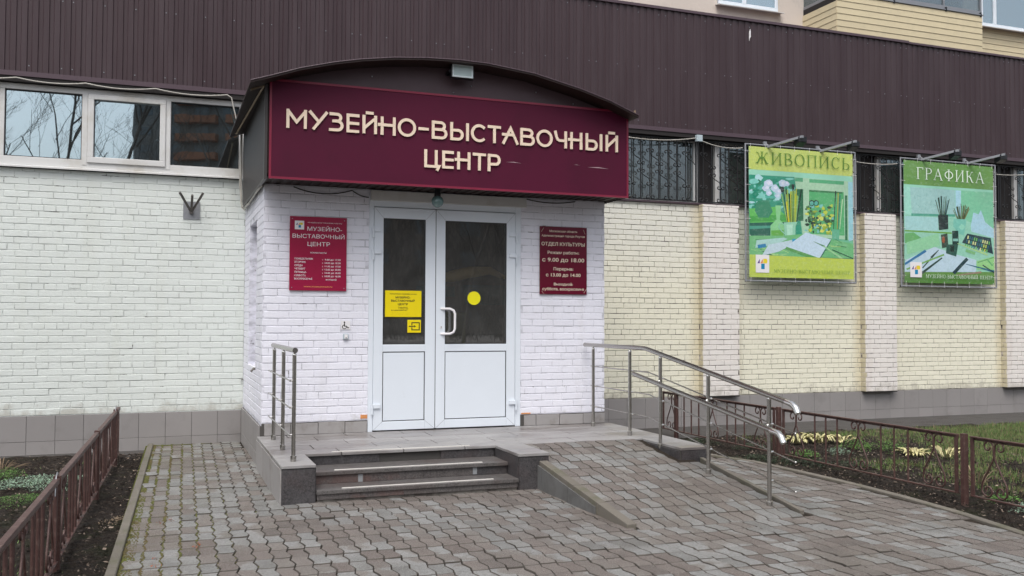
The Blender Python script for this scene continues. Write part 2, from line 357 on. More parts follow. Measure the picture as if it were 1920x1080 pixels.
def box(name, mt, parent, *d, **k): return MB().box(*d).build(name, mt, parent, **k)
def bevel(o, w=.004, seg=2):
    m = o.modifiers.new('bevel', 'BEVEL'); m.width = w; m.segments = seg; m.limit_method = 'ANGLE'; return o
def inst(name, me, parent, at, rz=0, sc=None, rot=None):
    o = bpy.data.objects.new(name, me); place(o, parent, at)
    if rz: o.rotation_euler.z = rz
    if rot: o.rotation_euler = rot
    if sc: o.scale = sc
    return o
def copy_tree(o, parent=None):
    c = o.copy(); COL.objects.link(c); c.parent = parent
    for ch in list(o.children): copy_tree(ch, c)
    return c
def spiral(cx, cz, r0, r1, a0, a1, n=10):
    return [(cx+(r0+(r1-r0)*i/n)*math.cos(R(a0+(a1-a0)*i/n)), cz+(r0+(r1-r0)*i/n)*math.sin(R(a0+(a1-a0)*i/n))) for i in range(n+1)]
def text(body, x, z, y, h, mt, parent, name='lettering', align='CENTER', width=None, bold=0, depth=.0006):
    c = bpy.data.curves.new(name, 'FONT'); c.body = body; c.size = h/.727; c.align_x = align; c.extrude = depth; c.offset = bold*h
    c.resolution_u = 3; c.fill_mode = 'BOTH'
    t = bpy.data.objects.new('tmp_text', c); COL.objects.link(t)
    dg = bpy.context.evaluated_depsgraph_get(); me = bpy.data.meshes.new_from_object(t.evaluated_get(dg))
    xs = [v.co.x for v in me.vertices] or [0, 1]; w = max(xs)-min(xs); k = width/w if width and w > 0 else 1
    bpy.data.objects.remove(t); bpy.data.curves.remove(c)
    me.transform(Matrix(((k, 0, 0, x), (0, 0, -1, y), (0, 1, 0, z), (0, 0, 0, 1))))
    me.materials.clear(); me.materials.append(MAT[mt]); me.name = name
    o = bpy.data.objects.new(name, me); return place(o, parent)

D = 2.2615; L = .398; G = .075; PW = 3.944; ROW = .0775
Z_PL = .467; Z_WB = 3.39; Z_WT = 4.36; Z_CB = 4.445; Z_CT = 6.30
XL, XR = -9.0, 17.0

# ------------------------------------------------------------------ ground
g = MB().add([(-260, -260, -.09), (260, -260, -.09), (260, 260, -.09), (-260, 260, -.09)], [(0, 1, 2, 3)]).build('ground', 'asphalt', kind='structure')
def kerb_left_x(y): return -1.135+.0275*y
KR = [(4.60, .0), (4.78, -.5), (4.93, -.85), (5.07, -1.3), (5.12, -2.1), (5.13, -2.86), (5.10, -3.56), (5.03, -4.2), (4.88, -4.92), (4.62, -5.8), (4.2, -6.9), (3.7, -8.0)]
def kerb_right_x(y):
    if y >= KR[0][1]: return KR[0][0]
    for (a, b), (c, d) in zip(KR, KR[1:]):
        if d <= y <= b: return a+(c-a)*(b-y)/(b-d)
    return KR[-1][0]
def hnoise(x, y, s=1.):
    return (math.sin(x*3.1*s+y*1.7*s)+math.sin(y*4.3*s-x*2.2*s+1.3)+math.sin(x*7.7*s+2.1)*math.sin(y*6.9*s+.4)+.6*math.sin(x*17*s+y*13*s)*math.sin(y*19*s-x*9*s))/3.6
def soil_sheet(name, x0, x1, y0, y1, edge, step=.055, base=.025):
    b = MB(); nx = int((x1-x0)/step); ny = int((y1-y0)/step); rr = random.Random(3)
    for j in range(ny+1):
        for i in range(nx+1):
            y = y0+(y1-y0)*j/ny; e0, e1 = edge(y)
            x = e0+(e1-e0)*(i/nx)
            k = min(1, min(abs(x-e0), abs(e1-x))/.12)
            b.v.append((x, y, base+k*(.018*hnoise(x, y)+.022*hnoise(x*3.3, y*3.3)*rr.uniform(.2, 1)+rr.uniform(-.008, .012))))
    for j in range(ny):
        for i in range(nx):
            q = j*(nx+1)+i; b.f.append((q, q+1, q+nx+2, q+nx+1)); b.sm.append(False); b.mi.append(0)
    return b.build(name, 'soil', kind='structure')
soil_sheet('soil_bed', -5, -1.2, -8, D-.35, lambda y: (-5.0, kerb_left_x(y)-.05))
soil_sheet('soil_bed', 4.7, 16, -7.5, 1.0, lambda y: (kerb_right_x(y)+.03, 15.5), .075)
MB().box(XL, -1.13, D-.6, D, -.05, .012).box(4.3, XR, D-1.55, D, -.05, .018).build('asphalt_path', 'asphalt', kind='structure')

# paving: wave-shaped concrete pavers, laid in columns that run towards the wall
def paver_mesh(lx=.1085, ly=.2195, h=.03, name='paver'):
    a = .0125; b = .0038
    left = [(0, 0), (a, .25), (a*.2, .5), (-a, .75), (0, 1)]
    out = [(-lx/2, -ly/2), (0, -ly/2-.004), (lx/2, -ly/2)]+[(lx/2+dx, -ly/2+t*ly) for dx, t in left[1:-1]]+[(lx/2, ly/2), (0, ly/2-.004), (-lx/2, ly/2)]+[(-lx/2+dx, -ly/2+t*ly) for dx, t in reversed(left[1:-1])]
    n = len(out); inn = [(x*(1-2*b/lx), y*(1-2*b/ly)) for x, y in out]
    vs = [(x, y, -h) for x, y in out]+[(x, y, -.005) for x, y in out]+[(x, y, 0) for x, y in inn]
    b_ = MB().add(vs, [tuple(range(2*n, 3*n))])
    b_.f += [(k*n+i, k*n+(i+1) % n, (k+1)*n+(i+1) % n, (k+1)*n+i) for k in (0, 1) for i in range(n)]; b_.sm += [False]*(2*n); b_.mi += [1]*(2*n)
    return b_
PV = paver_mesh()
def lay(name_parent, spots, limit=300, name='paver', src=PV, mt=['paver', 'paver_edge']):
    """spots: (point, rotation matrix). The largest in view become parts, the rest one joined part."""
    me = src.mesh(name, mt)
    vis = sorted([s for s in spots if inframe(s[0], 20)], key=lambda s: (s[0]-CAM).length)[:limit]
    ids = set(id(s) for s in vis); rest = [s for s in spots if id(s) not in ids]
    for p, r in vis:
        o = inst(name, me, name_parent, p); o.rotation_euler = r.to_euler()
    if rest:
        b = MB()
        for p, r in rest:
            b.add([r @ Vector(v)+p for v in src.v], src.f); b.mi[-len(src.f):] = src.mi
        b.build(name+'_field', mt, name_parent, kind='stuff')
rng = random.Random(11)
pavement = MB().prism([(-1.13, 2.26), (.0, 2.26), (.0, -1.9), (2.36, -1.9), (2.36, -3.5), (3.9, -3.5), (3.9, .1), (4.55, .1)]+[(a-.02, b) for a, b in KR]+[(-1.375, -8.0)], -.06, G-.010, 'z').build('pavement', 'bed', kind='structure')
th = -R(1.3); ca, sa = math.cos(th), math.sin(th); spots = []
for i in range(-60, 90):
    cj = rng.uniform(-.012, .012)
    for j in range(-60, 80):
        a_, b_ = (i+.5)*.1125, (j+.5)*.225+cj
        x = -.616+a_*ca-b_*sa*1.0; y = -3.315+a_*sa+b_*ca+.0
        if y > D-.06 or y < -8: continue
        if i < -5 or x < kerb_left_x(y)+.06 or x > kerb_right_x(y)-.05: continue
        if .0 < x < 2.30 and y > -1.98: continue
        if 2.30 <= x < 3.84 and y > -3.86: continue
        if x >= 3.84 and y > .05: continue
        if .0 < x < 3.9 and y > -1.9: continue
        r = Matrix.Rotation(th, 3, 'Z') @ Matrix.Rotation(rng.gauss(0, .006), 3, 'X') @ Matrix.Rotation(rng.gauss(0, .008), 3, 'Y')
        spots.append((Vector((x, y, G+rng.gauss(0, .0022))), r))
lay(pavement, spots, 300)
# kerb stones
def kerb(path, w, top, name, lab=None):
    k = empty(name, (*path[0], 0), kind='structure')
    for (x0, y0), (x1, y1) in zip(path, path[1:]):
        d = Vector((x1-x0, y1-y0, 0)); ln = d.length; d.normalize(); nn = Vector((-d.y, d.x, 0))*w
        p = Vector((x0, y0, 0))+d*.004; q = Vector((x1, y1, 0))-d*.004; tz = top+rng.uniform(-.004, .004)
        vs = []
        for z in (-.1, tz):
            for s_ in (-.5, .5):
                for e in (p, q): vs.append(e+nn*s_+Vector((0, 0, z)))
        bevel(MB().hexa(vs).build('kerb_stone', 'kerb', k), .006, 1)
    return k
kl = [(kerb_left_x(y), y) for y in [2.2, 1.9, 1.0, .05, -.9, -1.85, -2.8, -3.75, -4.7, -5.65, -6.6]]
kerb(kl, .062, G+.022, 'kerb'); kerb([(a, b) for a, b in KR], .07, G+.012, 'kerb')
# moss in the joints of the narrow strip of paving
ms = MB(); rr = random.Random(5)
for _ in range(9000):
    t = rr.random(); y = rr.uniform(-4.6, 2.2)
    if rr.random() < .5: x = kerb_left_x(y)+.035+rr.random()*(.03+max(0, -y+.5)*.012)
    else:
        i = min(7, int(abs(rr.gauss(0, 2.2)))); a_ = (i-4)*.1125; x = -.616+a_*ca-((y+3.315)/ca)*sa+rr.gauss(0, .006)
        if x < kerb_left_x(y)+.04 or x > -.06: continue
    r_ = rr.uniform(.004, .011); z = G-.006+rr.random()*.006
    vs = [(x+r_*math.cos(q*1.57+t), y+1.3*r_*math.sin(q*1.57+t), z) for q in range(4)]+[(x, y, z+r_*.7)]
    ms.add(vs, [(0, 1, 4), (1, 2, 4), (2, 3, 4), (3, 0, 4)])
ms.build('moss', 'moss', label='yellow green moss growing in the paving joints along the left kerb', kind='stuff')

# ------------------------------------------------------------------ brickwork
def brick_mesh(l, h=.0683, d=.02, b=.003):
    x, z = l/2, h/2
    v = [(-x, d, -z), (x, d, -z), (x, d, z), (-x, d, z), (-x, b, -z), (x, b, -z), (x, b, z), (-x, b, z),
         (-x+b, 0, -z+b), (x-b, 0, -z+b), (x-b, 0, z-b), (-x+b, 0, z-b)]
    f = [(8, 9, 10, 11)]+[(4+i, 4+(i+1) % 4, 8+(i+1) % 4, 8+i) for i in range(4)]+[(i, (i+1) % 4, 4+(i+1) % 4, 4+i) for i in range(4)]
    return MB().add(v, f)
B_L, B_H = brick_mesh(.2530), brick_mesh(.1230)
def courses(u0, u1, z0, z1, headers, holes=(), seed=0, shift=0.):
    """bricks of a wall between u0 and u1: (centre u, centre z, length)"""
    rr = random.Random(seed); out = []; i = 0
    while z0+i*ROW+.03 < z1:
        z = z0+i*ROW+ROW/2; hd = (i % 6) == headers
        pitch = .13 if hd else .26
        off = shift+(rr.uniform(0, .13) if hd else (.13 if i % 2 else 0)+rr.gauss(0, .012))
        k = math.floor((u0-off)/pitch)-1; a = off+k*pitch
        while a < u1:
            jit = rr.gauss(0, .003)
            s, e = a+.0035+jit*.6, a+pitch-.0035+jit*.4
            segs = [(max(s, u0+.001), min(e, u1-.001))]
            for hu0, hu1, hz0, hz1 in holes:
                if hz0 < z+.02 and hz1 > z-.02:
                    ns = []
                    for p, q in segs:
                        if q <= hu0 or p >= hu1: ns.append((p, q))
                        else:
                            if p < hu0: ns.append((p, hu0-.002))
                            if q > hu1: ns.append((hu1+.002, q))
                    segs = ns
            top = min(1, (z1-(z-ROW/2))/ROW)
            out += [((p+q)/2, z-(1-top)*ROW/2, q-p, top) for p, q in segs if q-p > .03]
            a += pitch
        i += 1
    return out
def lay_bricks(parent, groups, limit=300, seed=1):
    """groups: (list of courses, fixed coordinate, 'front'|'side', material)"""
    rr = random.Random(seed); allb = []
    for bl, fix, face, mt in groups:
        for u, z, l, top in bl:
            pr = rr.gauss(0, .0012)
            if face == 'front': p = Vector((u, fix+pr, z)); rz = 0
            elif face == 'side': p = Vector((fix+pr, u, z)); rz = -math.pi/2
            else: p = Vector((fix-pr, u, z)); rz = math.pi/2
            src = B_H if l < .17 else B_L
            allb.append((p, rz, l/(.1230 if src is B_H else .2530), top, src, mt, (rr.gauss(0, .004), rr.gauss(0, .006))))
    vis = sorted([q for q in allb if inframe(q[0])], key=lambda q: (q[0]-CAM).length)
    vis = [q for q in vis if q[2] > .6][:limit]; ids = set(map(id, vis)); cache = {}
    for q in vis:
        key = (id(q[4]), q[5])
        if key not in cache: cache[key] = q[4].mesh('brick', q[5])
        o = inst('brick', cache[key], parent, q[0]); o.rotation_euler = (q[6][1], q[6][0], q[1]); o.scale = (q[2], 1, q[3])
    rest = {}
    for q in allb:
        if id(q) in ids: continue
        b = rest.setdefault(q[5], MB()); mt = Matrix.Translation(q[0]) @ Matrix.Rotation(q[1], 4, 'Z') @ Matrix.Rotation(q[6][0], 4, 'Y') @ Matrix.Diagonal((q[2], 1, q[3], 1))
        b.add([mt @ Vector(v) for v in q[4].v], q[4].f)
    for mt, b in rest.items(): b.build('brickwork', mt, parent, kind='stuff')

# ------------------------------------------------------------------ the apartment building
bld = empty('apartment_building', (6, D, 0), 'long brick apartment building with brown steel band and painted ground floor walls', 'building')
wall = MB()
wall.box(XL, 5.0, D+.0035, D+.30, -.05, Z_WB-.02, 0)
wall.box(5.0, XR, D+.006, D+.30, -.05, Z_WB-.02, 1)
w_o = wall.build('wall', ['mortar_left', 'mortar_right'], bld)
left = courses(-8.98, -.002, Z_PL, Z_WB-.02, 1, seed=4)
rightb = courses(PW+.0, 15.8, Z_PL, Z_WB-.02, 0, seed=5, shift=.05)
lay_bricks(w_o, [(left, D, 'front', 'paint_left'), (rightb, D, 'front', 'paint_right')], 300, 2)
PIERS = [6.652, 9.705, 12.765, 15.82]
for px in PIERS:
    pr = box('pier', 'mortar_pier', bld, px+.006, px+.644, D-.114, D+.003, Z_PL+.005, Z_WB-.02)
    fr = courses(px, px+.65, Z_PL, Z_WB-.02, 9, seed=int(px*7)); sdl = courses(D-.12, D, Z_PL, Z_WB-.02, 9, seed=8)
    lay_bricks(pr, [(fr, D-.12, 'front', 'paint_pier'), (sdl, px, 'side', 'ochre')], 60 if px < 13 else 0, 3)
    box('pier_shade', 'dark', pr, px+.004, px+.646, D-.116, D-.004, Z_PL-.012, Z_PL+.004)  # near-black strip paints the shaded underside of the pier
# plinth of square tiles, 0.304 m apart
pl = box('plinth', 'grout', bld, XL, -.02, D-.012, D+.1, -.05, Z_PL-.004)
pl2 = box('plinth', 'grout', bld, PW-.02, XR, D-.012, D+.1, -.05, Z_PL-.004)
rr = random.Random(9)
def tiles(parent, x0, x1, org, y, rows, s=.304, mt='tile'):
    k = math.floor((x0-org)/s)
    while org+k*s < x1:
        a, b = max(org+k*s, x0)+.0018, min(org+(k+1)*s, x1)-.0018
        for z0, z1 in rows:
            if b-a > .03:
                o = MB().box(a, b, y+rr.uniform(-.0012, .0012), y+.014, z0+.0018, z1-.0018)
                bevel(o.build('tile', mt, parent), .0015, 1)
        k += 1
ROWS = [(-.03, .1647), (.1647, Z_PL-.003)]
tiles(pl, -8.95, -.022, 0, D-.022, ROWS); tiles(pl2, PW+.0, 14.6, 8.766, D-.022, ROWS)
# brown band of profiled steel above the ground floor
band = box('wall_band', 'dark', bld, XL, XR, D-.055, D+.9, Z_CB+.02, Z_CT-.05)
pitch = .115
def sheet(w=1.15, z0=Z_CB+.03, z1=Z_CT-.03, dep=.012):
    b = MB(); pts = []; n = round(w/pitch)
    for i in range(n):
        x = i*pitch; pts += [(x, -dep), (x+.058, -dep), (x+.066, 0), (x+.107, 0)]
    pts.append((n*pitch, -dep)); pts.append((n*pitch+.012, -dep))
    vs = [(x, y, z) for z in (z0, z1) for x, y in pts]; m_ = len(pts)
    return b.add(vs, [(i, i+1, m_+i+1, m_+i) for i in range(m_-1)])
shm = sheet().mesh('cladding_sheet', 'clad'); x = XL; k = 0
while x < XR:
    o = inst('cladding_sheet', shm, band, (x, D-.088-(.003 if k % 2 else 0), 0)); o.rotation_euler.z = rng.gauss(0, .0008); 
    sc = MB()
    for zz in (Z_CB+.12, (Z_CB+Z_CT)/2, Z_CT-.12):
        for q in range(0, 10, 3): sc.box(x+.078+q*pitch, x+.090+q*pitch, D-.094, D-.086, zz-.006, zz+.006)
    sc.build('screws', 'alu', band, kind='stuff'); x += 1.15; k += 1
box('top_flashing', 'brown_trim', band, XL, 10.67, D-.125, D+.9, Z_CT-.035, Z_CT+.005)
box('top_flashing', 'brown_trim', band, 10.665, XR, D-.128, D+.9, Z_CT-.045, Z_CT-.012)
box('bottom_flashing', 'brown_trim', band, XL, XR, D-.112, D-.05, Z_CB-.012, Z_CB+.045)
box('soffit', 'dark', band, XL, XR, D-.10, D+.3, Z_WT+.01, Z_CB-.004)  # dark fill paints the shadow of the overhanging band above the windows
for (sx, sz, w_, h_) in ((7.53, 6.08, .016, .09), (7.515, 6.04, .010, .12)):
    MB().prism([(sx+w_*math.cos(a)*(.6+.5*random.random()), sz+h_*math.sin(a)*(.6+.5*random.random())) for a in [q*.7 for q in range(9)]], D-.1045, D-.1035).build('paint_splash', 'white', band)
# left window strip
box('wall', 'mortar_left', bld, .005, PW-.005, D+.004, D+.3, Z_WB-.018, Z_CB+.02)
box('wall', 'mortar_left', bld, XL, -5.61, D+.004, D+.3, Z_WB-.018, Z_WT+.01)
win = box('window', 'interior', bld, XL, 0, D+2.6, D+2.7, Z_WB, Z_WT)
def room(x0, x1, parent):
    MB().box(x0, x1, D+.28, D+2.6, Z_WB-.9, Z_WB-.85).box(x0, x1, D+.28, D+2.6, Z_WT+.3, Z_WT+.35).box(x0, x0+.04, D+.28, D+2.6, Z_WB-.85, Z_WT+.3).box(x1-.04, x1, D+.28, D+2.6, Z_WB-.85, Z_WT+.3).box(x0, x1, D+2.55, D+2.65, Z_WB-.9, Z_WT+.35).build('room', 'interior', parent)
room(-5, -.02, win)
fm = MB(); y0, y1 = D-.028, D+.05
def rect_frame(b, x0, x1, z0, z1, w, ya, yb, wb=None, wt=None):
    wb = w if wb is None else wb; wt = w if wt is None else wt
    b.box(x0, x1, ya, yb, z0, z0+wb).box(x0, x1, ya, yb, z1-wt, z1).box(x0, x0+w, ya, yb, z0+wb, z1-wt).box(x1-w, x1, ya, yb, z0+wb, z1-wt)
for X0, X1, gl in ((-2.79, -.035, ((-2.728, -1.905, 3.504, 4.295), (-1.772, -1.025, 3.545, 4.232), (-.905, -.092, 3.494, 4.29))), (-5.6, -2.845, ((-5.5, -4.7, 3.5, 4.29), (-4.6, -3.8, 3.5, 4.29), (-3.7, -2.9, 3.5, 4.29)))):
    f = MB(); f.box(X0, X1, y0, y1, Z_WB+.015, gl[0][2]); f.box(X0, X1, y0, y1, gl[0][3], Z_WT+.004)
    e = [X0]+[q for g_ in gl for q in g_[:2]]+[X1]
    for i in range(0, len(e), 2): f.box(e[i], e[i+1], y0, y1, gl[0][2], gl[0][3])
    fo = bevel(f.build('window_frame', 'pvc_window', win), .004, 2)
    for i, (a, b, c, d) in enumerate(gl):
        MB().box(a-.01, b+.01, D+.012, D+.018, c-.01, d+.02).build('pane', 'glass', win)
        gs = MB(); rect_frame(gs, a-.002, b+.002, gl[0][2]-.001, gl[0][3]+.001, .010, y0+.008, y0+.03); gs.build('gasket', 'gap', win)
    if X0 > -3:
        sa_ = MB(); rect_frame(sa_, -1.84, -.965, gl[0][2]-.03, gl[0][3]+.005, .066, y0-.022, y0+.03, .07, .058); bevel(sa_.build('sash', 'pvc_window', win), .005, 2)
        box('mullion_cover', 'pvc_window', win, -1.895, -1.845, y0-.006, y0, gl[0][2]-.06, gl[0][3]+.02); box('mullion_cover', 'pvc_window', win, -.958, -.912, y0-.006, y0, gl[0][2]-.06, gl[0][3]+.02)
        MB().box(-1.075, -1.04, y0+.04, y0+.055, 3.80, 3.815).build('window_handle', 'white', win)
s_ = MB(); s_.hexa([(XL, D-.065, 3.372), (-.03, D-.065, 3.372), (XL, D+.02, 3.40), (-.03, D+.02, 3.40), (XL, D-.065, 3.396), (-.03, D-.065, 3.396), (XL, D+.02, 3.418), (-.03, D+.02, 3.418)])
bevel(s_.build('window_sill', 'pvc_window', win), .003, 1)
box('lintel', 'pvc_window', win, -2.845, -2.79, y0, y1, Z_WB+.015, Z_WT+.004)
for k in range(3):   # tube lamps on the ceiling, seen dimly through the glass
    pass
# right window strip behind the grilles
win2 = box('window', 'interior', bld, PW, XR, D+1.5, D+1.6, Z_WB, Z_WT)
room(PW+.02, XR, win2)
box('window_sill', 'brown_trim', win2, PW, XR, D-.035, D+.05, Z_WB-.018, Z_WB+.008)
box('lintel', 'dark', win2, PW, XR, D+.0, D+.3, Z_WT-.01, Z_WT+.08)  # same overhang shadow, painted as a dark strip over the right windows
x = 4.0
for x0, x1 in ((4.0, 6.68), (6.985, 9.70), (10.12, 12.76), (13.18, 15.8)):
    f = MB(); rect_frame(f, x0, x1, Z_WB+.01, Z_WT, .075, D+.05, D+.11, .03, .03)
    for q in (() if x0 < 9 else (1/2,)): f.box(x0+(x1-x0)*q-.03, x0+(x1-x0)*q+.03, D+.052, D+.11, Z_WB+.04, Z_WT-.03)
    f.build('window_frame', 'pvc_window', win2)
    box('pane', 'glass_old', win2, x0+.02, x1-.02, D+.078, D+.084, Z_WB+.02, Z_WT-.02)
    MB().box(x0, x1, D+.24, D+.25, Z_WB-.2, Z_WT+.1).build('blind', 'blind_dim', win2)
box('dark_panel', 'dark', win2, 6.70, 6.92, D+.06, D+.12, Z_WB, Z_WT); box('dark_panel', 'dark', win2, 9.76, 10.03, D+.06, D+.12, Z_WB, Z_WT); box('dark_panel', 'dark', win2, 12.83, 13.1, D+.06, D+.12, Z_WB, Z_WT)
# upper storeys, set back behind the band
YU = 3.10
box('upper_wall', 'plaster', bld, XL, 13.2, YU, YU+.3, 6.2, 9.5)
uw = MB().box(XL, XR, YU+.3, YU+10, 6.2, 12).build('upper_storeys', 'plaster', bld)
def sidings(parent, x0, x1, y, z0, z1, face='front', p=.1065, yend=None):
    z = z0
    while z < z1-.02:
        zt = min(z+p-.004, z1); b = MB()
        if face == 'front':
            b.hexa([(x0, y-.008, z), (x1, y-.008, z), (x0, y+.012, z), (x1, y+.012, z), (x0, y, zt), (x1, y, zt), (x0, y+.012, zt), (x1, y+.012, zt)])
        else:
            b.hexa([(x0-.008, y, z), (x0+.012, y, z), (x0-.008, yend, z), (x0+.012, yend, z), (x0, y, zt), (x0+.012, y, zt), (x0, yend, zt), (x0+.012, yend, zt)])
        b.build('siding_board', 'siding', parent); z += p
bal = MB().box(9.28, 12.40, 2.262, YU, 6.2, 6.95).build('balcony', 'dark', bld)
sidings(bal, 9.27, 12.41, 2.245, 6.218, 6.968); sidings(bal, 9.268, 0, 2.25, 6.218, 6.85, 'side', yend=YU)
b = MB(); b.box(9.26, 12.43, 2.225, 2.29, 6.968, 6.985); b.build('rail_cap', 'alu', bal)
bf = MB(); xs = [9.28, 10.42, 11.55, 12.39]
bf.box(9.28, 12.41, 2.25, 2.30, 6.985, 7.05).box(9.28, 12.41, 2.25, 2.30, 8.4, 8.5)
for q in xs: bf.box(q-.012 if q > 9.3 else q, q+.02, 2.25, 2.30, 7.05, 8.4)
bf.box(9.28, 9.31, 2.30, YU, 6.95, 7.0)
bf.build('balcony_frame', 'alu', bal)
MB().box(9.30, 12.39, 2.27, 2.276, 7.05, 8.4).build('pane', 'glass_old', bal); MB().box(9.285, 9.29, 2.3, YU, 6.86, 8.4).build('pane', 'glass_old', bal)
MB().box(9.35, 12.35, 2.60, 2.65, 6.96, 8.4).build('balcony_blind', 'curtain', bal)
bk = MB()
for q in (10.44, 11.57, 12.36): bk.box(q, q+.025, 2.225, 2.25, 6.945, 7.02)
bk.build('bracket', 'black', bal)
bal2 = MB().box(13.22, XR, YU+.015, YU+.35, 6.2, 7.15).build('siding_wall', 'dark', bld); sidings(bal2, 13.2, XR, YU, 6.20, 7.13)
MB().box(13.2, XR, YU+.015, YU+.3, 7.15, 9.5).build('upper_wall', 'plaster', bal2)
def upper_window(x0, x1, zs, muls, y=YU):
    w = box('window', 'interior', bld, x0, x1, y-.001, y+.002, zs, 9.0)
    f = MB(); rect_frame(f, x0, x1, zs, 9.0, .055, y-.05, y-.005)
    for q in muls: f.box(q-.035, q+.035, y-.055, y-.005, zs+.05, 8.95)
    bevel(f.build('window_frame', 'pvc', w), .004, 1)
    MB().box(x0+.03, x1-.03, y-.03, y-.025, zs+.03, 8.97).build('pane', 'glass', w)
    MB().box(x0+.06, x1-.06, y-.02, y-.01, zs+.03, 8.97).build('curtain', 'curtain', w)
    MB().hexa([(x0-.04, y-.13, zs-.045), (x1+.08, y-.13, zs-.045), (x0-.04, y-.004, zs-.02), (x1+.08, y-.004, zs-.02), (x0-.04, y-.13, zs-.035), (x1+.08, y-.13, zs-.035), (x0-.04, y-.004, zs-.002), (x1+.08, y-.004, zs-.002)]).build('window_sill', 'pvc_window', w)
upper_window(7.55, 8.72, 6.845, (8.05,)); upper_window(13.27, 14.6, 7.15, (13.62,))

# ------------------------------------------------------------------ entrance porch
por = empty('entrance_porch', (PW/2, 0, L), 'white brick entrance porch with maroon fronted canopy and double doors', 'porch')
DX0, DX1, DZ = 1.112, 2.872, 2.985
w_ = MB()
w_.box(.0035, DX0, .0035, .25, L-.02, 3.02).box(DX1, PW-.006, .0035, .25, L-.02, 3.02).box(DX0, DX1, .0035, .25, DZ, 3.02)
NY0, NY1, NZ0, NZ1 = .70, 1.62, 1.06, 2.72      # niche in the side wall
w_.box(.0035, .25, .25, NY0, .1, 3.02).box(.0035, .25, NY1, D-.001, .1, 3.02).box(.0035, .25, NY0, NY1, .1, NZ0).box(.0035, .25, NY0, NY1, NZ1, 3.02).box(.14, .25, NY0, NY1, NZ0, NZ1)
w_.box(PW-.25, PW-.007, .25, D-.001, .1, 3.02)
pw = w_.build('wall', 'mortar_porch', por)
hf = [(DX0, DX1, 0, DZ)]
fb = courses(0, PW, .53, 3.02, 3, hf, seed=12, shift=.02)
sb = courses(.02, D, .53, 3.02, 3, [(NY0, NY1, NZ0, NZ1)], seed=13, shift=.05)
nb = courses(NY0, NY1, .53+7*ROW, NZ1, 3, seed=14)
sr = courses(.02, D, .53, 3.02, 3, seed=15)
lay_bricks(pw, [(fb, 0, 'front', 'paint_porch'), (sb, 0, 'side', 'paint_porch'), (nb, .132, 'side', 'paint_porch'), (sr, PW, 'east', 'paint_porch')], 300, 6)
box('bare_brick', 'orange_brick', por, 1.035, 1.108, -.0035, .004, .545, .585)
box('bare_brick', 'orange_brick', por, 2.885, 3.0, -.003, .004, .533, .548)
# porch plinth tiles
pp = box('plinth', 'grout', por, .004, DX0, .002, .02, L-.01, .526); pp1 = box('plinth', 'grout', por, DX1, PW-.003, .002, .02, L-.01, .526)
def tl(a, b, y=-.012, z0=L+.003, z1=.522): bevel(box('tile', 'tile_dirty', pp, a+.003, b-.003, y+rr.uniform(-.002, .002), .001, z0, z1-rr.uniform(0, .01)), .002, 1)
for a, b in ((.03, .30), (.30, .585), (.585, .868), (.868, 1.108)): tl(a, b)
pp = pp1
for a, b in ((2.915, 3.065), (3.065, 3.36), (3.36, 3.66), (3.66, PW)): tl(a, b)
ps = MB().box(-.008, .02, .0, D-.01, -.05, .50).build('plinth', 'grout', por)
for a, b in ((.01, .30), (.30, .60), (.60, .9), (.9, 1.2), (1.2, 1.5), (1.5, 1.8), (1.8, 2.1), (2.1, D-.02)):
    bevel(box('tile', 'tile', ps, -.022, -.009, a+.002, b-.002, .20, .505-.008*rr.random()), .0015, 1)
    bevel(box('tile', 'tile', ps, -.022, -.009, a+.002, b-.002, -.03, .196), .0015, 1)
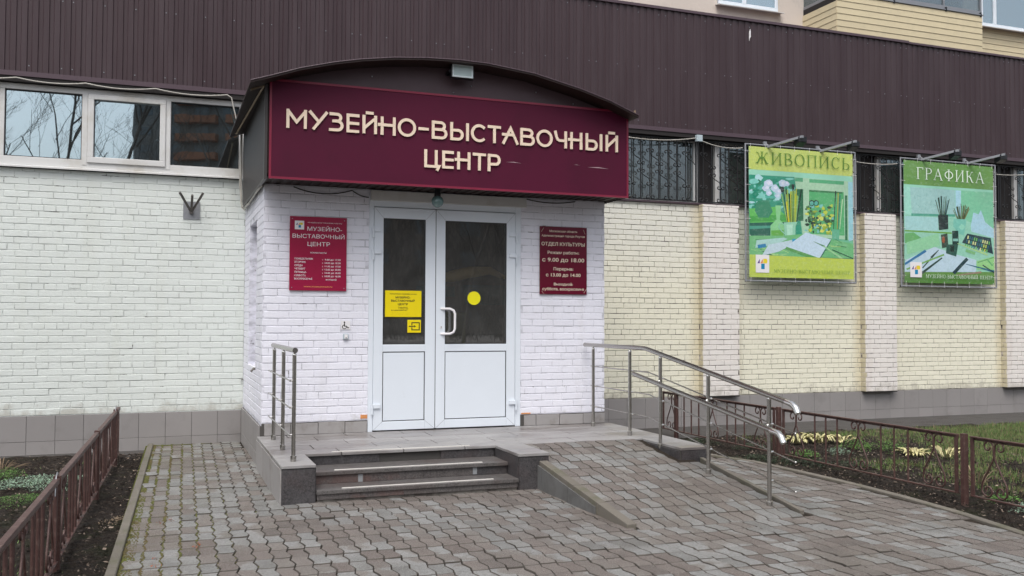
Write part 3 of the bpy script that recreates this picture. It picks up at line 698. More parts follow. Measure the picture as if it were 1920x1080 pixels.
# door frame and doors
fr = MB(); fr.box(DX0, DX0+.052, -.004, .07, L, DZ).box(DX1-.066, DX1, -.004, .07, L, DZ).box(DX0+.052, DX1-.066, -.004, .07, 2.835, DZ)
bevel(fr.build('door_frame', 'pvc', por), .004, 2)
box('door_lintel', 'pvc_window', por, 1.122, 2.925, -.045, .0, 2.90, 3.005)
box('threshold', 'gap', por, DX0+.05, DX1-.06, -.002, .06, L-.0, L+.012)
rm = MB().box(DX0-.8, DX1+.8, 2.0, 2.05, L, 3).box(DX0-.8, DX0-.76, .25, 2.0, L, 3).box(DX1+.76, DX1+.8, .25, 2.0, L, 3).box(DX0-.8, DX1+.8, .1, 2.0, 2.99, 3.03).box(DX0-.8, DX1+.8, .1, 2.0, L-.06, L-.03).build('hallway', 'hall_wall', por)
def door(x0, x1, g0, g1, lab, hinge_x, hs_):
    z0, z1, gz0, gz1, pz0, pz1 = L+.014, 2.828, 1.337, 2.712, .505, 1.258
    b = MB(); yf, yb = -.016, .05
    b.box(x0, g0, yf, yb, z0, z1).box(g1, x1, yf, yb, z0, z1).box(g0, g1, yf, yb, gz1, z1).box(g0, g1, yf, yb, pz1, gz0).box(g0, g1, yf, yb, z0, pz0)
    d = bevel(b.build('door', 'pvc', por, label=lab), .004, 2)
    bd = MB()
    for a0, a1, c0, c1 in ((g0, g1, gz0, gz1), (g0, g1, pz0, pz1)): rect_frame(bd, a0-.001, a1+.001, c0-.001, c1+.001, .008, yf+.010, yf+.03)
    bd.build('gasket', 'gap', d)
    box('pane', 'glass_door', d, g0, g1, .008, .014, gz0, gz1)
    bevel(box('panel', 'pvc', d, g0+.009, g1-.009, yf+.007, .03, pz0+.009, pz1-.009), .004, 2)
    ml = MB()
    for cx, cz, sx_, sz_ in ((g0, pz0, x0, z0), (g1, pz0, x1, z0), (g0, gz1, x0, z1), (g1, gz1, x1, z1)):
        dx, dz = sx_-cx, sz_-cz; l_ = math.hypot(dx, dz); nx, nz = -dz/l_*.0012, dx/l_*.0012
        ml.add([(cx+nx, yf-.0006, cz+nz), (cx-nx, yf-.0006, cz-nz), (sx_-nx, yf-.0006, sz_-nz), (sx_+nx, yf-.0006, sz_+nz)], [(0, 1, 2, 3)])
    ml.build('mitre_joint', 'alu', d)
    for hz in (2.53, 2.29, .62):
        h = MB(); h.box(min(hinge_x, hinge_x+hs_*.075), max(hinge_x, hinge_x+hs_*.075), -.036, -.016, hz+.03, hz+.075)
        h.tube([(hinge_x-hs_*.012, -.03, hz-.035), (hinge_x-hs_*.012, -.03, hz+.078)], .0115, 8)
        bevel(h.build('hinge', 'pvc', d), .002, 1)
    return d
dl = door(1.166, 1.855, 1.267, 1.741, 'narrow left door leaf with yellow notices on its glass', 1.166, 1)
dr = door(1.862, 2.800, 1.968, 2.696, 'wide right door leaf with white pull handle', 2.800, -1)
box('astragal', 'gap', por, 1.8545, 1.8625, -.012, .04, L+.014, 2.83)
h = MB(); hz0, hz1 = 1.452, 1.730
def hnd(y, s): return [(1.92, y*0-.012, hz1)]+[(1.92+.085, -.075*s, hz1), (1.92+.125, -.085*s, hz1-.018), (1.92+.14, -.09*s, hz1-.055), (1.92+.14, -.09*s, hz0+.055), (1.92+.125, -.085*s, hz0+.018), (1.92+.085, -.075*s, hz0), (1.92, -.012, hz0)]
h.tube(hnd(0, 1), .0135, 10); h.build('handle', 'white', dr)
MB().tube([(1.925, .055, hz1), (1.995, .10, hz1-.01), (2.0, .10, hz0+.02), (1.925, .055, hz0)], .011, 8).build('handle', 'white', dr)
lk = MB(); lk.tube([(1.922, -.0165, 1.525), (1.922, -.022, 1.525)], .013, 12); lk.build('lock', 'white', dr)
MB().box(1.9195, 1.9245, -.0232, -.0222, 1.513, 1.533).ball((1.922, -.0222, 1.532), .0045, 8, 6).build('keyhole', 'gap', dr)
# canopy: ribbed box with arched roof
CY = -.545; BZ0, BZ1 = 3.012, 3.985
cb = MB().box(-.028, PW+.03, CY+.02, D-.1, BZ0+.03, 3.95).build('canopy', 'brown_under', por)
sp_ = MB(); pts = []; y = CY+.03; i = 0
while y < D-.13: pts += [(y, -.048), (y+.036, -.048), (y+.042, -.030), (y+.072, -.030)]; y += .078
vs = [(x_, y_, z_) for z_ in (BZ0-.005, 4.0) for y_, x_ in pts]; mm = len(pts)
sp_.add(vs, [(i, i+1, mm+i+1, mm+i) for i in range(mm-1)]); sp_.build('side_cladding', 'grey_side', cb); sp_ = MB()
vs = [(PW-x_, y_, z_) for z_ in (BZ0-.005, 3.97) for y_, x_ in pts]; sp_.add(vs, [(i, i+1, mm+i+1, mm+i) for i in range(mm-1)])
sp_.build('side_cladding', 'grey_side', cb)
ub = MB(); pts = []; x = -.04
while x < PW+.03: pts += [(x, 0), (x+.045, 0), (x+.055, .012), (x+.09, .012)]; x += .10
vs = [(x_, y_, BZ0+.006+z_) for y_ in (CY+.012, -.002) for x_, z_ in pts]; mm = len(pts)
ub.add(vs, [(i, i+1, mm+i+1, mm+i) for i in range(mm-1)]); ub.build('soffit', 'brown_under', cb)
eg = MB().box(-.056, -.028, CY+.0, CY+.035, BZ0-.02, 3.95).box(-.05, -.03, CY+.03, D-.12, BZ0-.022, BZ0+.004); eg.build('edge_trim', 'grey_side', cb)
# arched gable: points of the roof edge measured along the front
ARC = [(-.208, 3.919), (-.013, 3.984), (.273, 4.086), (.60, 4.176), (.868, 4.233), (1.211, 4.287), (1.548, 4.318), (1.90, 4.333), (2.22, 4.327), (2.746, 4.274), (3.291, 4.158), (3.666, 4.055), (3.877, 3.975), (4.025, 3.920)]
ARC = [(CAM.x+(a-CAM.x)*.993, CAM.z+(b-CAM.z)*.993) for a, b in ARC]
AX = [(a, b-.026) for a, b in ARC if -.1 < a < PW+.05]
gb = MB().prism([(-.03, BZ1-.03), (PW+.02, BZ1-.03)]+[(min(a, PW+.02), max(b, BZ1-.028)) for a, b in reversed(AX)], CY+.045, CY+.06).build('gable', 'gable_brown', cb)
rf = MB(); yf, yb = -.765, D-.115; n_ = len(ARC)
vs = [(a, y_, b+o_) for y_ in (yf, yb) for o_ in (0, -.022) for a, b in ARC]
fs = []
for i in range(n_-1):
    fs += [(i, i+1, 2*n_+i+1, 2*n_+i), (n_+i+1, n_+i, 3*n_+i, 3*n_+i+1), (i+1, i, n_+i, n_+i+1), (2*n_+i, 2*n_+i+1, 3*n_+i+1, 3*n_+i)]
fs += [(0, 2*n_, 3*n_, n_), (n_-1, 2*n_-1, 4*n_-1, 3*n_-1)]
rf.add(vs, fs); rf.build('arched_roof', 'brown_under', cb)
ed = MB(); ed.tube([(a, yf-.004, b+.0) for a, b in ARC], .006, 6); ed.build('roof_edge', 'brown_trim', cb)
tb = MB(); tb.hexa([(-.185, CY+.06, 3.872), (-.05, CY+.05, 3.93), (-.185, CY+.10, 3.872), (-.05, CY+.10, 3.93), (-.185, CY+.06, 3.898), (-.05, CY+.05, 3.956), (-.185, CY+.10, 3.898), (-.05, CY+.10, 3.956)])
tb.tube([(-.06, CY+.06, 3.93), (-.145, D-.3, 3.90)], .012, 5)
tb.build('batten', 'straw', cb); tb = MB(); tb.hexa([(PW+.03, yf+.05, 3.955), (3.985, yf+.05, 3.885), (PW+.03, yf+.09, 3.955), (3.985, yf+.09, 3.885), (PW+.03, yf+.05, 3.975), (3.985, yf+.05, 3.905), (PW+.03, yf+.09, 3.975), (3.985, yf+.09, 3.905)])
tb.build('batten', 'straw', cb)
scr = MB()
for q in (1.02, 1.9, 2.1, 2.85, 3.3): scr.ball((q, CY+.041, 4.03 if q in (1.9, 3.3) else 4.12), .008, 6, 5)
scr.build('screw_heads', 'zinc', cb)

# sign board with raised letters
sg = MB().box(-.006, 3.955, -.562, CY+.018, 3.002, BZ1-.002).build('sign_board', 'maroon', label='large maroon sign board with raised beige Cyrillic letters across the canopy', cat='sign')
t_ = MB(); rect_frame(t_, -.012, 3.962, 2.996, BZ1+.004, .022, -.568, -.540); t_.build('edge_trim', 'maroon_trim', sg)
YS = -.562; sw = .028
def strokes(b, lines, x0, x1, z0, z1, w, y, dep):
    """flat strokes of width w in the box x0..x1, z0..z1; each line is a polyline in unit coordinates of centre lines"""
    h = w/2; k = 0
    for ln in lines:
        P = [(x0+h+(x1-x0-w)*u, z0+h+(z1-z0-w)*v) for u, v in ln]
        closed = len(P) > 3 and abs(P[0][0]-P[-1][0])+abs(P[0][1]-P[-1][1]) < 1e-6
        if closed: P = P[:-1]
        n_ = len(P); L_, R_ = [], []
        for i in range(n_):
            a = P[i-1] if (i > 0 or closed) else None; c = P[(i+1) % n_] if (i < n_-1 or closed) else None; q = P[i]
            def nrm(s, e):
                dx, dz = e[0]-s[0], e[1]-s[1]; l_ = math.hypot(dx, dz) or 1; return (-dz/l_, dx/l_), (dx/l_, dz/l_)
            if a and c:
                n1, _ = nrm(a, q); n2, _ = nrm(q, c); mx, mz = n1[0]+n2[0], n1[1]+n2[1]; l2 = mx*mx+mz*mz
                sc = 2/max(l2, .8); off = (mx*sc*h, mz*sc*h); ext = (0, 0)
            elif c: nn_, t = nrm(q, c); off = (nn_[0]*h, nn_[1]*h); ext = (-t[0]*h, -t[1]*h)
            else: nn_, t = nrm(a, q); off = (nn_[0]*h, nn_[1]*h); ext = (t[0]*h, t[1]*h)
            L_.append((q[0]+off[0]+ext[0], q[1]+off[1]+ext[1])); R_.append((q[0]-off[0]+ext[0], q[1]-off[1]+ext[1]))
        yy = y-dep-k*.0004; vs = [(p[0], yy, p[1]) for p in L_+R_]+[(p[0], y, p[1]) for p in L_+R_]
        m_ = n_ if closed else n_-1; fs = []
        for i in range(m_):
            j = (i+1) % n_
            fs += [(i, n_+i, n_+j, j), (2*n_+i, 2*n_+j, j, i), (n_+i, n_+j, 3*n_+j, 3*n_+i)]
        if not closed: fs += [(0, n_, 3*n_, 2*n_), (n_-1, 2*n_-1, 4*n_-1, 3*n_-1)]
        b.add(vs, fs); k += 1
    return b
def arc(cx, cz, rx, rz, a0, a1, n=12): return [(cx+rx*math.cos(R(a0+(a1-a0)*i/n)), cz+rz*math.sin(R(a0+(a1-a0)*i/n))) for i in range(n+1)]
SOFT = lambda u, z0, z1, r=.28: [(u, z0), (1-r, z0)]+arc(1-r, (z0+z1)/2, r, (z1-z0)/2, -90, 90, 8)[1:-1]+[(1-r, z1), (u, z1)]
GL = {
 'M': [[(0, 0), (0, 1)], [(0.02, .97), (.5, .32), (.98, .97)], [(1, 1), (1, 0)]],
 'U': [[(.0, 1), (.52, .44)], [(1, 1), (.22, 0)]],
 'Z': [[(.05, 1), (.55, 1)]+arc(.58, .78, .30, .22, 80, -80, 8)+[(.28, .56)], [(.55, .56)]+arc(.60, .28, .40, .28, 85, -85, 8)+[(.0, 0)]],
 'E': [[(1, 1), (0, 1), (0, 0), (1, 0)], [(0, .5), (1, .5)]],
 'J': [[(0, 1), (0, 0)], [(0.05, .28), (.95, .9)], [(1, 1), (1, 0)], [(.28, 1.24), (.72, 1.24)]],
 'H': [[(.15, 0), (.15, 1)], [(1, 0), (1, 1)], [(-.05, .56), (1, .56)]],
 'O': [arc(.5, .5, .5, .5, 0, 360, 28)],
 '-': [[(0, .5), (1, .5)]],
 'V': [[(0, 0), (0, 1)], [(.05, .0), (.62, .0)]+arc(.68, .27, .32, .27, -80, 80, 8)+[(.06, .54)], [(.05, 1), (.55, 1)]+arc(.58, .77, .30, .23, 80, -70, 8)],
 'Y': [[(0, 1), (0, 0)], [(.04, 0), (.38, 0)]+arc(.40, .29, .27, .29, -80, 80, 8)+[(0.04, .58)], [(1, 1), (1, 0)]],
 'S': [arc(.56, .5, .56, .5, 52, 308, 20)],
 'T': [[(0, 1), (1, 1)], [(.5, .98), (.5, 0)]],
 'A': [[(0.02, 0), (.52, 1), (1, 0)], [(.0, .56), (.72, .56)]],
 'C': [[(0, 1), (0, 0), (.78, 0), (.78, 1)], [(.78, 0.02), (1, 0.02), (.88, -.2)]],
 'Q': [[(0, 1), (.10, .68), (.22, .5), (.4, .44), (1, .44)], [(1, 1), (1, 0)]],
 'P': [[(0, 0), (0, 1)], [(.05, 1), (.6, 1)]+arc(.64, .70, .36, .30, 80, -80, 8)+[(.05, .4)]],
}
ROW1 = [('M', .151, .350), ('U', .372, .557), ('Z', .571, .718), ('E', .749, .878), ('J', .912, 1.060), ('H', 1.078, 1.256), ('O', 1.280, 1.473), ('-', 1.501, 1.612), ('V', 1.645, 1.813), ('Y', 1.847, 2.051), ('S', 2.077, 2.244), ('T', 2.267, 2.416), ('A', 2.430, 2.618), ('V', 2.641, 2.808), ('O', 2.830, 3.021), ('Q', 3.042, 3.193), ('H', 3.215, 3.380), ('Y', 3.424, 3.627), ('J', 3.672, 3.824)]
ROW2 = [('C', 1.566, 1.740), ('E', 1.761, 1.886), ('H', 1.905, 2.070), ('T', 2.099, 2.247), ('P', 2.268, 2.412)]
for row, z0, z1 in ((ROW1, 3.508, 3.697), (ROW2, 3.202, 3.388)):
    for g_, a, b in row:
        bevel(strokes(MB(), GL[g_], a, b, z0, z1, sw, YS, .016).build('letter', 'beige', sg), .0015, 1)
sc_ = MB()
for a, b, z, t in ((2.48, 2.66, 3.315, .007), (3.28, 3.36, 3.335, .004), (3.45, 3.72, 3.318, .009)):
    sc_.prism([(a, z), ((a+b)/2, z+t), (b, z-.004), ((a+b)/2+.03, z-t*.2)], YS-.0012, YS+.0005)
sc_.build('scuff_marks', 'scratch', sg)
# floodlight and globe lamp
fl = empty('floodlight', (1.95, -.60, 4.14), 'small square black floodlight with pale glass mounted under the canopy arch', 'floodlight')
bevel(MB().box(1.826, 2.076, -.665, -.60, 4.150, 4.306).build('housing', 'black', fl), .008, 2)
q_ = MB(); rect_frame(q_, 1.838, 2.064, 4.160, 4.296, .016, -.672, -.664); q_.build('reflector_rim', 'lamp_rim', fl)
box('lens', 'lamp_glass', fl, 1.853, 2.049, -.669, -.6655, 4.175, 4.281)
MB().box(1.812, 1.822, -.64, CY+.044, 4.21, 4.235).box(2.08, 2.09, -.64, CY+.044, 4.21, 4.235).box(1.812, 2.09, CY+.034, CY+.044, 4.205, 4.24).tube([(1.812, -.63, 4.222), (1.828, -.63, 4.222)], .012, 8).build('bracket', 'black', fl)
gp = empty('globe_lamp', (1.79, -.30, 2.98), 'small green glass globe lamp hanging under the canopy above the doors', 'lamp')
MB().ball((1.79, -.30, 2.884), .066, 18, 12).build('glass_globe', 'globe', gp)
MB().tube([(1.79, -.30, 2.94), (1.79, -.30, 3.02)], .036, 12).build('lamp_base', 'black', gp)

# plaques either side of the door
def plaque(x0, x1, z0, z1, mt, label):
    return bevel(MB().box(x0, x1, -.022, -.006, z0, z1).build('wall_plaque', mt, label=label, cat='plaque'), .0015, 1)
def logo(parent, x0, z0, w, h, y, bg_='white'):
    bx = MB().box(x0, x0+w, y-.0008, y, z0, z0+h).build('logo', bg_, parent)
    def t(pts, mt, k): MB().prism([(x0+w*a, z0+h*b) for a, b in pts], y-.0012-k*.0002, y-.0008).build('logo_shape', mt, parent)
    t([(.12, .52), (.30, .78), (.30, .52)], 'violet', 0); t([(.33, .52), (.53, .78), (.53, .52)], 'orange', 0)
    t([(.56, .52), (.56, .78), (.80, .78), (.86, .70), (.86, .58), (.80, .52)], 'gold', 0); t([(.40, .20), (.40, .50), (.66, .50), (.66, .20)], 'blue', 0)
    return bx
p1 = plaque(.267, .865, 1.910, 2.692, 'plaque', 'crimson wall plaque with small logo and weekly opening hours, left of the doors')
YP = -.0225
logo(p1, .317, 2.553, .097, .092, YP)
text('МУНИЦИПАЛЬНОЕ УЧРЕЖДЕНИЕ КУЛЬТУРЫ', .632, 2.624, YP, .011, 'white', p1, width=.36)
text('МУЗЕЙНО-', .629, 2.543, YP, .043, 'white', p1, width=.365); text('ВЫСТАВОЧНЫЙ', .568, 2.464, YP, .043, 'white', p1, width=.545); text('ЦЕНТР', .568, 2.382, YP, .043, 'white', p1, width=.235)
text('РЕЖИМ РАБОТЫ', .566, 2.303, YP, .016, 'white', p1, width=.168)
for i, (d_, c_, t2) in enumerate((('ПОНЕДЕЛЬНИК', 'с', '9.00 до 17.00'), ('ВТОРНИК', 'с', '10.00 до 18.00'), ('СРЕДА', 'с', '11.00 до 19.00'), ('ЧЕТВЕРГ', 'с', '12.00 до 20.00'), ('ПЯТНИЦА', 'с', '10.00 до 18.00'), ('СУББОТА', 'с', '10.00 до 18.00'), ('ВОСКРЕСЕНЬЕ', '', 'выходной'))):
    z = 2.236-i*.0352; wd = (.192, .117, .085, .112, .122, .117, .185)[i]
    text(d_, .317, z, YP, .019, 'white', p1, align='LEFT', width=wd, bold=.012)
    if c_: text(c_, .612, z-.003, YP, .013, 'white', p1, bold=.02)
    text(t2, .803 if c_ else .760, z-.004, YP, .018, 'white', p1, align='RIGHT', width=.168 if c_ else .112, bold=.012)
text('www.muzeumreut.ru', .566, 1.945, YP, .019, 'orange', p1, width=.30, bold=.015)
for a, b in ((.292, 2.665), (.84, 2.662), (.292, 1.94), (.84, 1.937)): MB().ball((a, -.022, b), .006, 8, 6).build('screw', 'zinc', p1)
p2 = plaque(3.103, 3.70, 1.908, 2.696, 'plaque_dark', 'dark cherry wall plaque with cream Cyrillic office hours, right of the doors')
for s_, z, h_, w2 in (('Московская область', 2.632, .024, .355), ('Администрация города Реутов', 2.578, .024, .55), ('ОТДЕЛ КУЛЬТУРЫ', 2.474, .040, .55), ('Режим работы:', 2.378, .034, .40), ('с 9.00 до 18.00', 2.288, .046, .535), ('Перерыв:', 2.188, .034, .25), ('с 13.00 до 14.00', 2.116, .038, .44), ('Выходной:', 2.012, .030, .24), ('суббота, воскресенье', 1.955, .032, .53)):
    text(s_, 3.398, z, YP, h_, 'cream', p2, width=w2, bold=.018)
tp = MB()
for a, b, c, d_ in ((3.118, 2.63, 3.15, 2.68), (3.655, 2.672, 3.675, 2.62), (3.125, 1.945, 3.16, 1.905), (3.66, 1.925, 3.695, 1.975)): tp.tube([(a, YP-.001, b), (c, YP-.001, d_)], .0018, 4)
tp.build('tape_marks', 'cream', p2)
wh = empty('wheelchair_sign', (.865, 0, 1.49), 'small white tile with black wheelchair symbol above a call button', 'sign')
box('sign_plate', 'white', wh, .815, .915, -.009, -.003, 1.50, 1.592)
wc = MB(); wc.ball((.852, -.0095, 1.578), .0085, 10, 6, sz=1); strokes(wc, [[(0, 0), (0, 1)]], .846, .858, 1.535, 1.566, .011, -.009, .0012)
strokes(wc, [[(0, 1), (.55, 1), (1, 0), (1.25, .1)]], .850, .893, 1.513, 1.541, .009, -.0092, .0014); strokes(wc, [arc(.5, .5, .5, .5, 100, 345, 16)], .826, .878, 1.504, 1.552, .0075, -.0094, .0012); wc.build('wheelchair_symbol', 'ink', wh)
cbn = empty('call_button', (.866, 0, 1.42), 'small grey call button box on the white brick below the wheelchair tile', 'button')
bevel(box('button_housing', 'plastic_grey', cbn, .838, .895, -.026, -.002, 1.395, 1.455), .006, 2); box('button_face', 'white', cbn, .850, .884, -.030, -.0262, 1.405, 1.448); box('push_button', 'ink', cbn, .861, .873, -.032, -.0302, 1.409, 1.416)
# notices on the door glass
yn = bevel(MB().box(1.293, 1.700, -.004, .005, 1.636, 1.924).build('door_notice', 'yellow', label='yellow printed notice board on the narrow left door', cat='notice'), .003, 1)
YN = -.0045
text('Муниципальное учреждение культуры', 1.495, 1.884, YN, .011, 'ink', yn, width=.30, bold=.01)
text('МУЗЕЙНО-', 1.49, 1.839, YN, .022, 'ink', yn, width=.165, bold=.03); text('ВЫСТАВОЧНЫЙ', 1.49, 1.803, YN, .022, 'ink', yn, width=.265, bold=.03); text('ЦЕНТР', 1.49, 1.766, YN, .022, 'ink', yn, width=.112, bold=.03)
text('Режим работы', 1.49, 1.738, YN, .010, 'ink', yn, width=.105, bold=.02); text('с 10.00 до 18.00', 1.495, 1.722, YN, .010, 'ink', yn, width=.11, bold=.02); text('Выходной: воскресенье', 1.45, 1.706, YN, .010, 'ink', yn, width=.18, bold=.02)
br = MB()
for i in range(4):
    for q in range(14):
        if random.random() < .75: br.ball((1.36+q*.0155, YN, 1.684-i*.009), .0016, 5, 4)
br.build('braille_dots', 'ink', yn)
en = bevel(MB().box(1.545, 1.697, -.003, .006, 1.464, 1.606).build('door_sticker', 'yellow', label='small yellow square sticker with black enter arrow on the left door', cat='sticker'), .004, 2)
e_ = strokes(MB(), [[(0, .7), (0, 1), (1, 1), (1, 0), (0, 0), (0, .3)], [(-.35, .5), (.2, .5)]], 1.588, 1.682, 1.490, 1.580, .011, -.0032, .0008)
e_.prism([(1.618, 1.522), (1.618, 1.548), (1.640, 1.535)], -.0046, -.0032); e_.build('enter_symbol', 'ink', en)
c_ = MB(); c_.prism([(2.312+.076*math.cos(a*math.pi/20), 1.852+.076*math.sin(a*math.pi/20)) for a in range(40)], .003, .0075); c_.build('round_sticker', 'yellow_dot', label='round plain yellow sticker on the glass of the right door', cat='sticker')

# ------------------------------------------------------------------ landing, steps and pedestals
st = empty('entrance_steps', (1.2, -1.0, G), 'low granite landing with three steps between two square pedestals', 'steps')
YN3, YF = -1.42, -2.055                     # top nosing, front of the pedestals
core = MB().box(-.03, 3.99, YN3+.03, -.001, -.05, L-.03).box(-.03, .235, YF+.015, YN3+.03, -.05, L-.03).box(2.075, 2.35, YF+.015, YN3+.03, -.05, L-.03).box(3.66, 3.985, -2.18, YN3+.03, -.05, L-.022).build('core', 'grout', st)
# stone slabs on top, laid in rows
rr = random.Random(21)
def slabpiece(a, b, c, d, z=L, mt='slab', t=.026): bevel(box('slab', mt, st, a+.0045, b-.0045, c+.0045, d-.0045, z-t, z+rr.uniform(-.0012, .0012)), .0025, 1)
rows = [(-.235, -.002), (-.53, -.235), (-.825, -.53), (-1.12, -.825), (YN3-.012, -1.12)]
for i, (c, d) in enumerate(rows):
    x = -.045; first = (.30, .55, .18, .42, .62)[i]; ln = first
    while x < 4.005:
        e = min(x+ln, 4.01)
        if 4.01-e < .12: e = 4.01
        slabpiece(x, e, c, d); x = e; ln = rr.choice((.58, .60, .62, .60))
slabpiece(-.045, .25, YF-.012, -1.72); slabpiece(-.045, .25, -1.72, YN3-.012)
slabpiece(2.055, 2.365, YF-.012, -1.74); slabpiece(2.055, 2.365, -1.74, YN3-.012)
slabpiece(3.66, 4.01, -2.20, -1.80); slabpiece(3.66, 4.01, -1.80, YN3-.012)
# treads and risers
treads = [(.18, -2.075, -1.76), (.290, -1.79, -1.40)]
for z, a, b in treads:
    bevel(box('tread', 'tread', st, .252, 2.058, a, b, z-.034, z), .004, 2)
box('grip_strip', 'strip', st, .47, 1.83, -2.035, -2.015, .18, .186); box('grip_strip', 'strip', st, .455, 1.82, -1.755, -1.735, .29, .296); box('grip_strip', 'strip', st, .49, 1.81, -1.40, -1.38, L+.001, L+.007)
def riser(a, b, y, z0, z1, mt='granite_dark'): bevel(box('riser', mt, st, a+.001, b-.001, y, y+.02, z0, z1), .0015, 1)
riser(.252, .62, YN3+.012, .291, L-.03); riser(.62, .93, YN3+.012, .291, L-.03); riser(1.52, 2.055, YN3+.012, .291, L-.03)
rc = MB(); n_ = 16; 
for j in range(5):
    for i in range(n_+1): rc.v.append((.93+.59*i/n_, YN3+.035+.018*rr.random(), .291+(L-.03-.291)*j/4))
rc.f = [(j*(n_+1)+i, j*(n_+1)+i+1, (j+1)*(n_+1)+i+1, (j+1)*(n_+1)+i) for j in range(4) for i in range(n_)]; rc.sm = [False]*len(rc.f); rc.mi = [0]*len(rc.f)
rc.build('broken_riser', 'concrete', st, label='rough concrete where a riser stone is missing under the top step')
riser(.252, .72, -1.77, .181, .256, 'riser_red'); riser(.72, 1.25, -1.771, .181, .256, 'riser_red'); riser(1.25, 1.72, -1.7695, .181, .256, 'riser_red'); riser(1.72, 2.055, -1.77, .181, .256)
MB().box(.66, .70, -1.7715, -1.77, .182, .25).box(1.72, 1.76, -1.7725, -1.771, .19, .256).build('paint_splash', 'chalky', st)
riser(.256, 1.0, -2.06, .10, .146, 'riser_red'); riser(1.0, 2.052, -2.06, .10, .146, 'tread'); riser(.262, 2.05, -2.045, .0, .10, 'concrete_pale')
# pedestal faces
for a, b, y in ((-.035, .242, YF), (2.070, 2.358, YF)):
    bevel(box('pedestal_face', 'granite_dark', st, a, b, y, y+.014, .02, L-.03), .002, 1)
box('pedestal_face', 'granite_dark', st, .236, .250, YF+.014, YN3+.03, .02, L-.03); box('pedestal_face', 'granite_dark', st, 2.060, 2.074, YF+.014, YN3+.03, .02, L-.03)
box('pedestal_face', 'granite_dark', st, 3.672, 3.99, -2.195, -2.181, .02, L-.03); box('pedestal_face', 'granite_dark', st, 3.646, 3.659, -2.18, -1.5, .1, L-.03)
for i, (a, b) in enumerate(((YF+.002, -1.86), (-1.86, -1.25), (-1.25, -.63), (-.63, -.005))):
    bevel(box('side_tile', 'tile_dirty', st, -.045, -.031, a+.0015, b-.0015, -.02, L-.03-.004*(i % 2)), .0015, 1)
for a, b in ((-2.16, -1.6), (-1.6, -.9), (-.9, -.25)): box('side_tile', 'tile', st, 3.991, 4.003, a, b, -.02, L-.03)

# ------------------------------------------------------------------ ramp
rp = empty('ramp', (3.0, -2.6, G), 'block paved wheelchair ramp sloping down from the landing beside the steps', 'ramp')
RY0, RZ0, RY1, RZ1 = -1.435, .392, -3.84, G+.003
RS = (RZ0-RZ1)/(RY0-RY1); RA = math.atan(RS)
def rz(y): return RZ1+(y-RY1)*RS
rb = MB().hexa([(2.33, RY1, -.05), (3.80, RY1, -.05), (2.33, RY0, -.05), (3.80, RY0, -.05), (2.33, RY1, RZ1-.010), (3.80, RY1, RZ1-.010), (2.33, RY0, RZ0-.010), (3.80, RY0, RZ0-.010)]).build('ramp_bed', 'bed', rp)
Q = Matrix.Rotation(RA, 3, 'X'); spots = []
for i in range(14):
    cj = rng.uniform(-.01, .01)
    for j in range(12):
        x = 2.345+(i+.5)*.1125; s_ = (j+.5)*.225+cj*.4-.03; y = RY0-.0-s_*math.cos(RA)
        if x > 3.86 or y < RY1+.06 or y > RY0-.05: continue
        if x > 3.60 and y > -2.2: continue
        spots.append((Vector((x-.012*(s_), y, rz(y)+rng.gauss(0, .0015))), Q @ Matrix.Rotation(-R(.8), 3, 'Z') @ Matrix.Rotation(rng.gauss(0, .006), 3, 'Y')))
lay(rb, spots, 200)
rk = MB(); segs = [(-2.07, -2.36), (-2.36, -2.82), (-2.82, -3.28), (-3.28, -3.78)]
for a, b in segs:
    za, zb = rz(a)+.022, max(rz(b)+.022, G+.012)
    v = []
    for z_ in (0, 1):
        for y_ in (b+.003, a-.003):
            for x_ in (2.255+(a-y_)*.0, 2.335): v.append((x_, y_, (zb if y_ < (a+b)/2 else za) if z_ else .0))
    bevel(MB().hexa(v).build('kerb_stone', 'kerb', rp), .006, 2)
for a, b in ((-2.06, -2.15), (-2.16, -2.72), (-2.73, -3.25)):
    v = []
    for z_ in (0, 1):
        for y_ in (b, a):
            for x_ in (2.243, 2.254): v.append((x_, y_, rz(y_)-.02 if z_ else .03))
    MB().hexa(v).build('side_tile', 'tile_wet', rp)
v = []
for z_ in (0, 1):
    for y_ in (-3.76, -2.21):
        for x_ in (3.86+(-2.21-y_)*-.03, 3.90+(-2.21-y_)*-.03): v.append((x_, y_, rz(y_)+.012 if z_ else .0))
bevel(MB().hexa(v).build('kerb_stone', 'kerb', rp), .004, 1)

# ------------------------------------------------------------------ stainless steel handrails
def post(parent, x, y, z0, z1, r=.0175):
    MB().tube([(x, y, z0+.03), (x, y, z1-.03)], r, 14).build('post', 'steel', parent)
    MB().tube([(x, y, z0), (x, y, z0+.042)], r+.007, 14).build('post_foot', 'steel', parent)
    MB().tube([(x, y, z0+.042), (x, y, z0+.05)], r+.008, 14).build('foot_collar', 'chrome', parent)
    MB().ball((x, y, z1-.022), r+.002, 12, 8).tube([(x, y, z1-.03), (x, y, z1)], .008, 8).build('ball_joint', 'chrome', parent)
hl = empty('handrail', (.09, -1.05, L), 'short stainless steel handrail on the left side of the steps', 'handrail')
for y in (-.335, -1.085, -1.83): post(hl, .09, y, L, 1.325)
MB().tube([(.09, -.24, 1.343), (.09, -1.865, 1.343)], .0225, 16).build('top_rail', 'steel', hl)
for q in (-.243, -1.873): MB().tube([(.09, q, 1.343), (.09, q+.008, 1.343)], .0235, 16).build('end_cap', 'chrome', hl)
for z in (1.085, .857, .624):
    MB().tube([(.055, -.20, z), (.055, -1.845, z)], .0065, 8).build('thin_rail', 'steel', hl)
    for y in (-.335, -1.085, -1.83): MB().tube([(.055, y, z), (.078, y, z)], .009, 8).ball((.055, y, z), .0095, 8, 6).build('clamp', 'chrome', hl)
    MB().ball((.055, -.2, z), .009, 8, 6).build('end_ball', 'chrome', hl)
